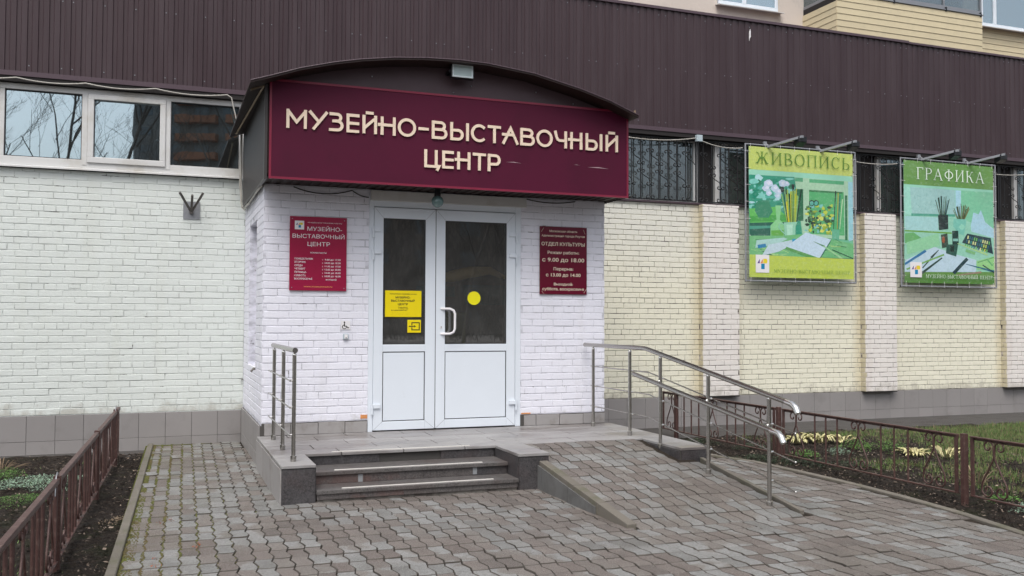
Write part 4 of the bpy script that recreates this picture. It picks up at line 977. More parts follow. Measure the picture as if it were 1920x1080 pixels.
hr = empty('handrail', (3.66, -1.9, L), 'long double stainless steel handrail running down the right side of the ramp', 'handrail')
PR = [(-.28, L, 1.303), (-1.17, L, 1.303), (-1.81, .345, 1.262), (-2.67, .225, 1.132), (-3.57, .10, .998)]
for y, a, b in PR: post(hr, 3.66, y, a, b)
def bend(a, b, c, n=6, k=.25):
    a, b, c = Vector(a), Vector(b), Vector(c); p = b+(a-b)*k; q = b+(c-b)*k
    return [tuple(p*(1-t)**2+b*2*t*(1-t)+q*t*t) for t in [i/n for i in range(n+1)]]
X = 3.66
tr = [(X, -.06, 1.324)]+bend((X, -1.30, 1.324), (X, -1.50, 1.324), (X, -1.70, 1.293))+[(X, -3.70, .985)]+bend((X, -3.70, .985), (X, -3.90, .955), (X, -3.93, .86), 7, .5)+[(X, -3.93, .905)]
tr[-1] = (X, -3.935, .895)
MB().tube(tr, .0225, 16).build('top_rail', 'steel', hr)
MB().tube([(X, -.052, 1.324), (X, -.062, 1.324)], .024, 16).build('end_cap', 'chrome', hr)
MB().tube([(X, -3.79, .972), (X, -3.875, .958), (X, -3.915, .93), (X, -3.936, .892)], .0235, 16).build('end_cap', 'chrome', hr)
X2 = 3.60
lr = [(X2, -1.36, 1.058), (X2, -3.62, .742)]+bend((X2, -3.60, .745), (X2, -3.80, .717), (X2, -3.83, .62), 7, .5)+[(X2, -3.835, .655)]
MB().tube(lr, .0225, 16).build('lower_rail', 'steel', hr)
MB().tube([(X2, -3.68, .733), (X2, -3.775, .722), (X2, -3.815, .69), (X2, -3.836, .652)], .0235, 16).build('end_cap', 'chrome', hr)
for y in (-1.81, -2.67, -3.57): zz = 1.058+(y+1.36)*.14; MB().tube([(3.66, y, zz+.005), (3.63, y, zz+.0), (3.60, y, zz-.018)], .007, 8).ball((3.645, y, zz+.012), .014, 8, 6).build('bracket', 'chrome', hr)
for z in (1.078, .853, .620):
    pts = [(3.695, -.15, z+.0), (3.695, -1.50, z+.0), (3.695, -1.53, z-.002), (3.695, -3.86, z-.352)]
    MB().tube(pts, .0065, 8).build('thin_rail', 'steel', hr)
    for y, a, b in PR:
        zz = z if y > -1.5 else z-.15*(-1.52-y); MB().tube([(3.695, y, zz), (3.672, y, zz)], .009, 8).ball((3.695, y, zz), .0095, 8, 6).build('clamp', 'chrome', hr)
    MB().ball((3.695, -3.86, z-.352), .009, 8, 6).build('end_ball', 'chrome', hr); MB().ball((3.695, -.15, z), .009, 8, 6).build('end_ball', 'chrome', hr)

# ------------------------------------------------------------------ low iron fences with scrolls
def lyre(b, P, y, zb, zt, r=.0078, s=1.):
    """ornament: two strands joined near the top, curling out above and in below; P maps (along, z) to space"""
    for q in (-1, 1):
        H = zt-zb
        top = spiral(.060*s*q, zt-.060*s, .018*s, .055*s, 180 if q > 0 else 0, (540-10 if q > 0 else -350), 12)
        top = [(y+u, z) for u, z in top]
        bot = spiral(.066*s*q, zb+.066*s, .062*s, .018*s, 0 if q > 0 else 180, (-400 if q > 0 else 580), 14)
        bot = [(y+u, z) for u, z in bot]
        mid = [(y+.004*q, zt-.15*s), (y+.060*q*s, (zt-.15*s+zb+.13*s)/2), (y+.120*q*s, zb+.13*s)]
        b.tube([P(u, z) for u, z in top+mid+bot], r, 5)
def fence(name, p0, p1, posts, panels, ztop, zbot, label, dz0=0.):
    """p0->p1 line in plan; posts and panels given as distances along it"""
    p0, p1 = Vector((*p0, 0)), Vector((*p1, 0)); d = (p1-p0).normalized(); nn = Vector((-d.y, d.x, 0))
    e = empty(name, p0, label, 'fence')
    def P(u, z, o=0): q = p0+d*u+nn*o; return (q.x, q.y, z)
    def bar(a, b, z0, z1, w, mname, o=0):
        v = [P(u, z, o+s_*w/2) for z in (z0, z1) for s_ in (-1, 1) for u in (a, b)]
        return bevel(MB().hexa(v).build(mname, 'fence', e), .002, 1)
    for u in posts: bar(u-.023, u+.023, -.15, ztop+.012, .046, 'post')
    for a, b in panels:
        bar(a, b, ztop-.012, ztop+.0, .034, 'top_rail'); bar(a, b, zbot-.006, zbot+.006, .034, 'bottom_rail')
        bar(a, b, ztop-.034, ztop-.012, .004, 'rail_flange', .015); 
        bar(a, a+.034, zbot+.006, ztop-.012, .016, 'frame_upright'); bar(b-.034, b, zbot+.006, ztop-.012, .016, 'frame_upright')
        n_ = 3; W_ = b-a; c0, c1 = a+.24, b-.32 if False else b-.27
        cs = [c0+(c1-c0)*i/2 for i in range(3)]
        for c in cs: m_ = MB(); lyre(m_, P, c, zbot+.006, ztop-.012); m_.build('scroll', 'fence', e)
        for i in (0, 1):
            g0, g1 = cs[i], cs[i+1]
            for k in (1, 2, 3):
                u = (g0+g1)/2+(k-2)*(g1-g0)*.18
                MB().tube([P(u, zbot), P(u, ztop-.01)], .0115, 4).build('baluster', 'fence', e)
    return e, P
eR, PRm = fence('iron_fence', (5.575, 1.47), (5.56, -7.2), [.36, 2.60, 5.20, 7.8], [(0, 2.53), (2.67, 5.13), (5.27, 7.73)], .625, .115, 'low brown iron fence with scrolls along the right flower bed')
eL, PLm = fence('iron_fence', (-1.407, 1.36), (-1.66, -6.2), [.42, 2.40, 4.86, 7.3], [(0, 2.36), (2.44, 4.82), (4.90, 7.26)], .622, .11, 'low brown iron fence running away beside the left kerb')
MB().tube([PLm(4.80, .55), PLm(4.83, .64), PLm(4.88, .655), PLm(4.93, .63), PLm(4.95, .52)], .004, 5).tube([PLm(.46, .60), PLm(.44, .665), PLm(.40, .67), PLm(.36, .62)], .004, 5).build('tie_wire', 'zinc', eL)

# ------------------------------------------------------------------ wrought iron window grilles
YG = D-.035
def grille(x0, x1, label, ph):
    e = empty('window_grille', ((x0+x1)/2, YG, Z_WB), label, 'grille', 'black wrought iron window grilles')
    MB().box(x0, x1, YG-.008, YG+.008, Z_WB+.012, Z_WB+.032).box(x0, x1, YG-.008, YG+.008, Z_WT-.02, Z_WT-.004).box(x0, x0+.02, YG-.008, YG+.008, Z_WB+.03, Z_WT-.02).box(x1-.02, x1, YG-.008, YG+.008, Z_WB+.03, Z_WT-.02).build('grille_frame', 'grille', e)
    def pair(b, x, z, r, up=True, y=YG-.012):
        for q in (-1, 1):
            sp = spiral(q*r*1.15, 0, r, r*.35, 180 if q > 0 else 0, (-130 if up else 490) if q > 0 else (310 if up else -310), 9)
            b.tube([(x+u, y, z+v) for u, v in sp], .0085, 4, False)
    t = MB(); t.tube([(0, YG, Z_WB+.03), (0, YG, Z_WT-.02)], .0115, 4); pair(t, 0, 3.955, .034, False); pair(t, 0, 3.825, .034)
    t.tube([(0, YG-.01, 3.80), (.05, YG-.01, 3.765), (.12, YG-.01, 3.73), (.1535, YG-.01, 3.69)], .0075, 4, False); tm = t.mesh('bar', 'grille')
    s_ = MB(); s_.tube([(0, YG, Z_WB+.07), (0, YG, Z_WT-.06)], .0085, 4); pair(s_, 0, 4.135, .034); pair(s_, 0, 3.645, .034, False); pair(s_, 0, Z_WB+.062, .038, False); pair(s_, 0, Z_WT-.055, .036)
    s_.tube([(0, YG-.01, 4.105), (.05, YG-.01, 4.05), (.12, YG-.01, 4.015), (.1535, YG-.01, 3.975)], .0075, 4, False); sm_ = s_.mesh('bar', 'grille')
    k = math.ceil((x0+.05-ph)/.1535)
    while ph+k*.1535 < x1-.05:
        inst('bar', sm_ if k % 2 == 0 else tm, e, (ph+k*.1535, 0, 0)); k += 1
grille(4.1, 6.60, 'wrought iron window grille between the canopy and the junction box', 5.489)
grille(6.62, 9.66, 'wrought iron window grille largely behind the yellow painting banner', 5.489)
grille(9.68, 12.72, 'wrought iron window grille between and behind the yellow and green banners', 5.489)
grille(12.74, 15.8, 'wrought iron window grille at the right edge beyond the green banner', 5.489)

# ------------------------------------------------------------------ printed banners
def print_mat():
    n = N('banner_print'); a = n.n.new('ShaderNodeVertexColor'); a.layer_name = 'print'
    c = n.mix(n.math('MULTIPLY', n.ramp(n.noise(22, 7, .85), [(.42, 0.), (.66, 1.)]), .26), a.outputs[0], (.05, .20, .13))
    c = n.mix(n.math('MULTIPLY', n.ramp(n.noise(13, 7, .85, (1, 1, 1.7)), [(.52, 0.), (.68, 1.)]), .22), c, (.75, .88, .80))
    c = n.mix(n.ramp(n.noise(1.3, 3), [(.4, 0.), (.8, .10)]), c, (.5, .5, .45))
    n.col(c); n.set(rough=.5, spec=.3); n.bump(n.noise(2.2, 3), .12, .02); return n.m
MAT['print'] = print_mat()
class Sheet:
    """flat print on a banner: shapes given in sketch units mapped onto the banner by three of its corners"""
    def __init__(s, x0, x1, z0, z1, y): s.q = (x0, x1, z0, z1, y); s.v = []; s.f = []; s.c = []; s.k = 0; s.view = None
    def frame(s, tl, tr, bl, br): s.view = (tl, tr, bl, br)
    def uv(s, x, y):
        tl, tr, bl, br = s.view; u, v = .5, .5
        for _ in range(12):
            px = tl[0]*(1-u)*(1-v)+tr[0]*u*(1-v)+bl[0]*(1-u)*v+br[0]*u*v; py = tl[1]*(1-u)*(1-v)+tr[1]*u*(1-v)+bl[1]*(1-u)*v+br[1]*u*v
            ax = (tr[0]-tl[0])*(1-v)+(br[0]-bl[0])*v; ay = (tr[1]-tl[1])*(1-v)+(br[1]-bl[1])*v
            bx = (bl[0]-tl[0])*(1-u)+(br[0]-tr[0])*u; by = (bl[1]-tl[1])*(1-u)+(br[1]-tr[1])*u
            det = ax*by-ay*bx; ex, ey = x-px, y-py; u += (ex*by-ey*bx)/det; v += (ax*ey-ay*ex)/det
        return u, v
    def poly(s, pts, c, raw=False):
        x0, x1, z0, z1, y = s.q; s.k += 1; b = len(s.v)
        for p in pts:
            u, v = p if raw else s.uv(*p); u = min(max(u, 0), 1); v = min(max(v, 0), 1)
            s.v.append((x0+(x1-x0)*u, y-s.k*.000022, z1-(z1-z0)*v))
        s.f.append(tuple(range(b, b+len(pts)))); s.c.append(c if raw else tuple(q**1.22 for q in c))
    def line(s, pts, w, c):
        P = []; Qs = []
        for i, p in enumerate(pts):
            a = pts[max(i-1, 0)]; b = pts[min(i+1, len(pts)-1)]; dx, dy = b[0]-a[0], b[1]-a[1]; l_ = math.hypot(dx, dy) or 1
            ww = w[i] if isinstance(w, (list, tuple)) else w
            P.append((p[0]-dy/l_*ww/2, p[1]+dx/l_*ww/2)); Qs.append((p[0]+dy/l_*ww/2, p[1]-dx/l_*ww/2))
        for i in range(len(pts)-1): s.poly([P[i], P[i+1], Qs[i+1], Qs[i]], c)
    def blob(s, cx, cy, rx, ry, c, n=12, wob=.15, rd=random):
        s.poly([(cx+rx*math.cos(2*math.pi*i/n)*(1+rd.uniform(-wob, wob)), cy+ry*math.sin(2*math.pi*i/n)*(1+rd.uniform(-wob, wob))) for i in range(n)], c)
    def build(s, parent):
        me = bpy.data.meshes.new('print'); me.from_pydata(s.v, [], s.f); me.materials.append(MAT['print'])
        a = me.color_attributes.new('print', 'FLOAT_COLOR', 'CORNER'); i = 0
        for f, c in zip(s.f, s.c):
            for _ in f: a.data[i].color = (*c, 1); i += 1
        return place(bpy.data.objects.new('print', me), parent)
# serif capitals drawn as thick and thin strokes
def serif(b, word, x0, x1, z0, h, y):
    T, t = .115, .05
    WD = {'Ж': 1.12, 'И': .86, 'В': .68, 'О': .84, 'П': .84, 'С': .72, 'Ь': .64, 'Г': .62, 'Р': .62, 'А': .84, 'Ф': .86, 'К': .76, 'М': 1.0, 'У': .80, 'З': .58, 'Е': .66, 'Й': .86, 'Н': .84, '-': .4, 'Ы': .92, 'Т': .72, 'Ч': .78, 'Ц': .88, ' ': .4}
    gap = .20; tot = sum(WD[c] for c in word)+gap*(len(word)-1); k = (x1-x0)/tot; cx = x0; q = [0]
    def seg(pts, w):
        if not isinstance(w, (list, tuple)): w = [w]*len(pts)
        P = []; Qs = []
        PP = [(cx+u*k, z0+v*h) for u, v in pts]
        for i, p in enumerate(PP):
            a = PP[max(i-1, 0)]; c = PP[min(i+1, len(PP)-1)]; dx, dz = c[0]-a[0], c[1]-a[1]; l_ = math.hypot(dx, dz) or 1; ww = w[i]*h
            P.append((p[0]-dz/l_*ww/2, p[1]+dx/l_*ww/2)); Qs.append((p[0]+dz/l_*ww/2, p[1]-dx/l_*ww/2))
        for i in range(len(PP)-1):
            q[0] += 1; yy = y-q[0]*.00006
            b.add([(P[i][0], yy, P[i][1]), (P[i+1][0], yy, P[i+1][1]), (Qs[i+1][0], yy, Qs[i+1][1]), (Qs[i][0], yy, Qs[i][1])], [(0, 1, 2, 3)])
    def sf(u, v, w=.26): seg([(u-w/2, v), (u+w/2, v)], .035)
    def vert(u, w=T, v0=0, v1=1, s0=True, s1=True):
        seg([(u, v0), (u, v1)], w)
        if s0: sf(u, v0+.018)
        if s1: sf(u, v1-.018)
    def ring(cu, cv, ru, rv, a0=0, a1=360, n=20):
        pts = []; ws = []
        for i in range(n+1):
            a = R(a0+(a1-a0)*i/n); pts.append((cu+ru*math.cos(a), cv+rv*math.sin(a))); ws.append(t+(T-t)*abs(math.cos(a))**1.5)
        seg(pts, ws)
    for c in word:
        w = WD[c]; l, r = .13, w-.13
        if c in 'ИЙ':
            vert(l); vert(r); seg([(l+.03, .08), (r-.03, .92)], t)
            if c == 'Й': ring(w/2, 1.18, .13, .08, 180, 360, 8)
        elif c == 'Н': vert(l); vert(r); seg([(l, .5), (r, .5)], t)
        elif c == 'П': vert(l); vert(r); seg([(0, .975), (w, .975)], t)
        elif c == 'Г': vert(l); seg([(0, .975), (w, .975)], t); seg([(w-.02, .99), (w-.02, .8)], t)
        elif c == 'В': vert(l); ring(.30, .75, .27, .23, -90, 90, 10); ring(.32, .26, .33, .24, -90, 90, 10); seg([(l, .98), (.32, .98)], t); seg([(l, .51), (.34, .51)], t); seg([(l, .022), (.34, .022)], t)
        elif c == 'Р': vert(l); ring(.30, .74, .29, .24, -90, 90, 10); seg([(l, .98), (.32, .98)], t); seg([(l, .50), (.32, .50)], t)
        elif c == 'Ь': vert(l); ring(.32, .27, .29, .25, -90, 90, 10); seg([(l, .52), (.34, .52)], t); seg([(l, .022), (.34, .022)], t)
        elif c == 'Ы': vert(l); ring(.30, .27, .24, .25, -90, 90, 10); seg([(l, .52), (.32, .52)], t); seg([(l, .022), (.32, .022)], t); vert(w-.12)
        elif c == 'О': ring(w/2, .5, w/2-.05, .49)
        elif c == 'С': ring(w/2+.02, .5, w/2-.04, .49, 42, 318); seg([(w-.05, .98), (w-.05, .72)], t)
        elif c == 'З': ring(.26, .75, .24, .23, 150, -90, 12); ring(.26, .27, .28, .25, 90, -150, 12)
        elif c == 'А': seg([(.06, 0), (w/2, .99)], t); seg([(w/2, .99), (w-.09, 0)], T); seg([(.2, .36), (w-.24, .36)], t); sf(.08, .018, .24); sf(w-.1, .018, .28)
        elif c == 'М': seg([(.10, 0), (.12, 1)], t); seg([(.12, 1), (w/2, .12)], T); seg([(w/2, .12), (w-.12, 1)], t); seg([(w-.12, 1), (w-.10, 0)], T); sf(.1, .018, .22); sf(w-.1, .018); sf(.1, .982, .2); sf(w-.1, .982, .2)
        elif c == 'У': seg([(.08, .98), (w/2+.02, .36)], T); seg([(w-.08, .98), (w/2-.06, .12), (.18, .03)], t); sf(.1, .982, .24); sf(w-.1, .982, .22)
        elif c == 'Т': vert(w/2, s1=False); seg([(0, .975), (w, .975)], t); seg([(.02, .98), (.02, .8)], t); seg([(w-.02, .98), (w-.02, .8)], t)
        elif c == 'Е': vert(l); seg([(l, .975), (w-.04, .975)], t); seg([(l, .025), (w-.02, .025)], t); seg([(l, .52), (w-.16, .52)], t); seg([(w-.05, .98), (w-.05, .82)], t); seg([(w-.03, .02), (w-.03, .2)], t)
        elif c == 'Ч': vert(r); seg([(l, .98), (l, .6), (l+.08, .48), (l+.22, .44), (r, .52)], [T, T, .08, t, t]); sf(l, .982)
        elif c == 'Ц': vert(l); vert(w-.2); seg([(0, .025), (w, .025)], t); seg([(w-.03, .03), (w-.03, -.18)], t)
        elif c == 'К': vert(l); seg([(l, .5), (.42, .62), (.54, .9), (w-.08, .93)], [t, t, t, .09]); seg([(.26, .53), (.42, .46), (w-.16, .06), (w-.02, .02)], [t, T, T, t])
        elif c == 'Ф': vert(w/2); ring(w/2, .52, w/2-.06, .31)
        elif c == 'Ж':
            vert(w/2)
            for g_ in (-1, 1): seg([(w/2, .5), (w/2+g_*.18, .56), (w/2+g_*.32, .88), (w/2+g_*.46, .92)], [t, t, t, .10]); seg([(w/2, .5), (w/2+g_*.18, .46), (w/2+g_*.36, .06), (w/2+g_*.52, .02)], [t, T, T, t])
        elif c == '-': seg([(.05, .38), (w-.05, .38)], .07)
        cx += (w+gap)*k
def banner(x0, x1, z0, z1, y, label, base, band_top, band_bot, vtop, vbot):
    e = empty('banner', ((x0+x1)/2, y, z0), label, 'banner')
    f = MB(); fx0, fx1, fz0, fz1 = x0-.055, x1+.055, z0-.055, z1+.03; r = .014; yf = y+.01
    f.tube([(fx0, yf, fz0), (fx1, yf, fz0)], r, 8).tube([(fx0, yf, fz1), (fx1, yf, fz1)], r, 8).tube([(fx0, yf, fz0-.01), (fx0, yf, fz1+.01)], r, 8).tube([(fx1, yf, fz0-.01), (fx1, yf, fz1+.01)], r, 8)
    f.tube([(fx0, yf+.03, (fz0+fz1)/2), (fx1, yf+.03, (fz0+fz1)/2)], r, 8)
    f.build('tube_frame', 'zinc', e)
    b_ = MB()
    for xx in (fx0+.05, (fx0+fx1)/2, fx1-.05):
        for zz in (fz0, ): b_.box(xx-.02, xx+.02, yf, D-.118, zz-.015, zz+.015)
    b_.build('wall_bracket', 'black', e)
    sh = MB(); nx, nz = 24, 24
    MB().box(x0, x1, y, y+.002, z0, z1).build('sheet', base, e)
    tie = MB(); rd = random.Random(4)
    for i in range(8):
        xx = x0+.03+(x1-x0-.06)*i/7
        tie.tube([(xx, y-.003, z1-.03), (xx+rd.uniform(-.01, .01), yf-.018, fz1+.016)], .003, 4)
        if i % 1 == 0: tie.tube([(xx, y-.003, z0+.03), (xx+rd.uniform(-.01, .01), yf-.018, fz0-.016)], .003, 4)
        zz = z0+.12+(z1-z0-.2)*i/7
        tie.tube([(x0+.03, y-.003, zz), (fx0-.016, yf-.018, zz+rd.uniform(-.01, .01))], .003, 4).tube([(x1-.03, y-.003, zz), (fx1+.016, yf-.018, zz+rd.uniform(-.01, .01))], .003, 4)
    tie.build('cable_ties', 'white', e, kind='stuff')
    s = Sheet(x0, x1, z0, z1, y-.0005)
    s.poly([(0, 0), (1, 0), (1, vtop), (0, vtop)], band_top, True); s.poly([(0, vbot), (1, vbot), (1, 1), (0, 1)], band_bot, True)
    return e, s
lc = lin
MAT['banner_green'] = simple('pale_green_banner', lc(150, 210, 185), .5); MAT['dark_green_print'] = simple('olive_green_print', lc(92, 135, 52), .5, .05); MAT['pale_print'] = simple('pale_mint_print', lc(225, 240, 225), .5, .04)
YB = 2.06
b1, s = banner(7.424, 9.402, 2.278, 4.294, YB, 'yellow and green painting banner with brushes in a jug, nearer the entrance', 'banner_green', lc(196, 210, 108), lc(200, 214, 100), .177, .905)
# upper sketch window: units of an 8.31x enlargement
TL1, TR1, BL1, BR1 = (20, 35), (1640, 155), (20+32, 35+2034), (1640+34, 155+1959)
s.frame(TL1, TR1, BL1, BR1); g1 = lc(112, 190, 150); rd = random.Random(2)
s.poly([(30, 480), (1648, 590), (1668, 1750), (45, 1750)], lc(130, 200, 165))
s.poly([(30, 480), (720, 515), (860, 1500), (40, 1560)], lc(70, 165, 140))
for _ in range(70): s.blob(rd.uniform(50, 700), rd.uniform(520, 1000), rd.uniform(20, 70), rd.uniform(15, 55), rd.choice([lc(40, 150, 125), lc(105, 190, 175), lc(150, 215, 205), lc(60, 140, 110), lc(190, 225, 230)]), 8, .3, rd)
for x, y_, r_ in ((320, 620, 75), (290, 690, 60), (420, 690, 65), (540, 620, 70), (480, 740, 60), (330, 770, 45), (600, 620, 45), (460, 810, 40)):
    s.blob(x, y_, r_, r_*.8, lc(205, 220, 238), 10, .2, rd); s.blob(x+10, y_-8, r_*.5, r_*.4, lc(228, 232, 246), 8, .3, rd)
s.blob(220, 920, 26, 42, lc(200, 230, 235), 8, .2, rd)
s.poly([(40, 1010), (430, 980), (600, 1120), (600, 1230), (50, 1250)], lc(120, 200, 110)); s.poly([(45, 1130), (600, 1100), (610, 1200), (50, 1215)], lc(90, 175, 90))
s.poly([(140, 930), (170, 880), (330, 880), (390, 1060), (330, 1150), (180, 1150), (120, 1050)], lc(75, 150, 120))
s.poly([(45, 1230), (600, 1215), (620, 1420), (50, 1440)], lc(35, 110, 95)); s.poly([(50, 1280), (560, 1270), (560, 1300), (50, 1330)], lc(90, 170, 150))
s.poly([(430, 960), (520, 960), (500, 1180), (570, 1260), (570, 1480), (360, 1480), (360, 1270), (450, 1180)], lc(155, 215, 160)); s.poly([(370, 1350), (560, 1340), (560, 1470), (375, 1480)], lc(120, 185, 85))
# window frame of the room in the picture
s.poly([(720, 520), (1645, 585), (1660, 1500), (860, 1440)], lc(185, 218, 190))
s.poly([(730, 522), (850, 530), (850, 590), (730, 583)], lc(95, 175, 135)); s.poly([(950, 545), (1505, 580), (1500, 635), (950, 600)], lc(105, 185, 140))
s.poly([(720, 700), (855, 705), (865, 1200), (760, 1200)], lc(60, 125, 90)); s.poly([(950, 712), (1500, 750), (1520, 1430), (950, 1400)], lc(105, 188, 130)); s.poly([(950, 712), (1480, 748), (1480, 775), (950, 745)], lc(75, 140, 95))
s.poly([(1520, 800), (1560, 800), (1570, 1500), (1530, 1500)], lc(60, 130, 90)); s.poly([(1570, 585), (1648, 590), (1662, 1500), (1590, 1520)], lc(170, 215, 225))
for _ in range(110): s.blob(rd.uniform(900, 1330), rd.uniform(960, 1400), rd.uniform(12, 42), rd.uniform(10, 36), rd.choice([lc(200, 215, 90), lc(170, 190, 70), lc(90, 140, 70), lc(60, 95, 70), lc(140, 205, 200), lc(220, 225, 120), lc(40, 70, 55)]), 7, .3, rd)
for cx in (990, 1060): s.blob(cx, 920, 42, 50, lc(30, 60, 50), 12, .05, rd); s.blob(cx, 925, 30, 34, lc(110, 190, 175), 12, .05, rd)
for a, b, c in (((1370, 730), (1340, 1330), lc(25, 45, 45)), ((1410, 760), (1400, 1330), lc(190, 180, 80)), ((1440, 800), (1410, 1330), lc(60, 120, 130)), ((1480, 860), (1440, 1330), lc(200, 225, 190))): s.line([a, b], [16, 10], c)
s.poly([(1310, 1330), (1440, 1340), (1430, 1500), (1320, 1490)], lc(120, 190, 160))
# brushes and the jug
for i in range(26):
    a = rd.uniform(-1, 1); xb = 680+a*70; s.line([(xb, 1260), (660+a*150+rd.uniform(-25, 25), rd.uniform(690, 820))], [10, rd.uniform(10, 24)], rd.choice([lc(40, 75, 60), lc(170, 200, 110), lc(90, 130, 70), lc(200, 205, 60), lc(30, 45, 40), lc(140, 190, 150)]))
s.line([(640, 1255), (600, 900)], 22, lc(215, 210, 30)); s.poly([(490, 670), (550, 665), (565, 740), (520, 760)], lc(40, 40, 48)); s.poly([(670, 630), (720, 628), (715, 700), (690, 730)], lc(40, 40, 48))
s.poly([(560, 1225), (770, 1215), (740, 1290), (740, 1470), (640, 1510), (580, 1470)], lc(165, 215, 190)); s.poly([(600, 1260), (700, 1255), (690, 1470), (620, 1480)], lc(190, 230, 210))
s.line([(570, 1260), (510, 1235), (480, 1290), (520, 1350), (575, 1400)], 16, lc(160, 215, 190))
# table top
s.poly([(45, 1430), (560, 1430), (900, 1400), (1670, 1560), (1672, 1790), (45, 1730)], lc(130, 195, 140))
for _ in range(60): s.line([(x := rd.uniform(60, 1500), y_ := rd.uniform(1480, 1740)), (x+rd.uniform(40, 190), y_+rd.uniform(-20, 70))], rd.uniform(4, 12), rd.choice([lc(85, 155, 105), lc(165, 215, 160), lc(60, 120, 85), lc(185, 222, 150)]))
s.poly([(150, 1500), (560, 1460), (620, 1480), (460, 1560), (130, 1620)], lc(185, 220, 215)); s.poly([(330, 1570), (720, 1490), (740, 1550), (480, 1680), (230, 1740)], lc(205, 222, 232)); s.line([(170, 1600), (290, 1580)], 55, lc(30, 140, 190)); s.line([(690, 1510), (745, 1500)], 50, lc(60, 165, 205))
s.poly([(900, 1380), (1300, 1490), (1120, 1780), (600, 1600)], lc(208, 226, 240)); s.poly([(600, 1600), (1120, 1780), (1100, 1830), (590, 1640)], lc(110, 170, 100)); s.poly([(1120, 1780), (1300, 1490), (1290, 1540), (1110, 1830)], lc(75, 130, 110))
s.line([(1020, 1520), (1200, 1600)], [4, 26], lc(100, 150, 105)); s.line([(1180, 1590), (1480, 1790)], [16, 34], lc(170, 215, 165)); s.line([(1320, 1650), (1660, 1790)], 14, lc(35, 90, 70))
s.poly([(45, 1720), (1672, 1800), (1674, 2114), (52, 2069)], lc(200, 214, 100))
s.build(b1)
def bx(u): return 7.424+1.978*u
def bz(v): return 4.294-2.016*v
t_ = MB(); serif(t_, 'ЖИВОПИСЬ', bx(.055), bx(.96), bz(.128), .185, YB-.0115); t_.build('lettering', 'dark_green_print', b1)
t_ = MB(); serif(t_, 'МУЗЕЙНО-ВЫСТАВОЧНЫЙ ЦЕНТР', bx(.225), bx(.95), bz(.963), .055, YB-.0115); t_.build('lettering', 'dark_green_print', b1)
logo(b1, bx(.055), bz(.965), .247, .275, YB-.012)

b2, s = banner(10.446, 12.408, 2.246, 4.274, YB, 'green drawing banner with pencils and ink bottles, farther from the entrance', 'banner_green', lc(104, 150, 72), lc(98, 142, 62), .197, .895)
s.frame((30, 85), (1420, 190), (55, 1997), (1455, 2022)); rd = random.Random(8)
s.poly([(35, 500), (1430, 585), (1450, 1800), (50, 1780)], lc(165, 215, 195)); s.poly([(35, 500), (130, 505), (160, 945), (50, 935)], lc(175, 225, 210)); s.poly([(130, 505), (815, 552), (820, 930), (160, 925)], lc(175, 212, 210)); s.poly([(150, 920), (820, 932), (820, 968), (150, 960)], lc(95, 175, 155))
s.poly([(825, 555), (912, 560), (912, 960), (830, 950)], lc(185, 222, 235)); s.poly([(912, 560), (1430, 590), (1440, 1180), (912, 1000)], lc(145, 208, 175))
for _ in range(16): s.line([(x := rd.uniform(190, 700), y_ := rd.uniform(570, 860)), (x+rd.uniform(-30, 60), y_+rd.uniform(5, 50))], 5, lc(140, 185, 180))
s.poly([(50, 960), (560, 980), (560, 1190), (55, 1180)], lc(180, 220, 220)); s.line([(50, 1190), (770, 1225)], 22, lc(120, 175, 60))
s.poly([(1070, 1100), (1110, 900), (1190, 930), (1230, 860), (1300, 1050), (1440, 1160), (1445, 1300), (1080, 1200)], lc(185, 218, 232))
def bunch(cx, yb, yt, sp, cols, n_):
    for i in range(n_): a = rd.uniform(-1, 1); s.line([(cx+a*sp*.4, yb), (cx+a*sp+rd.uniform(-8, 8), yt+abs(a)*70+rd.uniform(0, 60))], [12, 8], rd.choice(cols))
bunch(630, 960, 620, 115, [lc(30, 50, 50), lc(50, 90, 70), lc(90, 110, 70), lc(40, 70, 90)], 20); bunch(915, 1010, 740, 130, [lc(110, 105, 65), lc(80, 90, 55), lc(130, 130, 80), lc(60, 90, 60)], 26)
s.poly([(555, 945), (710, 940), (715, 1160), (570, 1180)], lc(38, 48, 56)); s.poly([(800, 1000), (1000, 1010), (960, 1260), (880, 1230), (790, 1120)], lc(140, 205, 190)); s.blob(930, 1130, 40, 50, lc(165, 220, 200), 10, .2, rd)
s.poly([(50, 1230), (180, 1215), (300, 1300), (60, 1390)], lc(120, 185, 120)); s.poly([(80, 1370), (560, 1230), (590, 1420), (90, 1560)], lc(160, 215, 175)); s.poly([(60, 1650), (500, 1440), (850, 1560), (1160, 1640), (1150, 1830), (50, 1830)], lc(200, 220, 232))
s.poly([(600, 1250), (700, 1230), (720, 1440), (620, 1460)], lc(70, 80, 70)); s.blob(640, 1330, 26, 60, lc(170, 95, 60), 8, .3, rd); s.poly([(775, 1190), (870, 1185), (880, 1400), (780, 1400)], lc(30, 60, 60)); s.poly([(690, 1400), (870, 1400), (840, 1590), (680, 1540)], lc(60, 100, 90)); s.poly([(745, 1420), (810, 1420), (805, 1520), (750, 1510)], lc(20, 38, 38)); s.poly([(790, 1310), (870, 1310), (870, 1350), (790, 1350)], lc(150, 200, 190))
s.poly([(1010, 1230), (1390, 1300), (1430, 1550), (930, 1370)], lc(25, 55, 75))
for i in range(11):
    for j in range(3):
        x = 1020+i*34-j*20; y_ = 1262+i*9+j*62; s.poly([(x, y_), (x+20, y_+4), (x+12, y_+52), (x-8, y_+48)], rd.choice([lc(200, 215, 90), lc(60, 150, 150), lc(120, 190, 110), lc(225, 230, 170), lc(30, 110, 130)]))
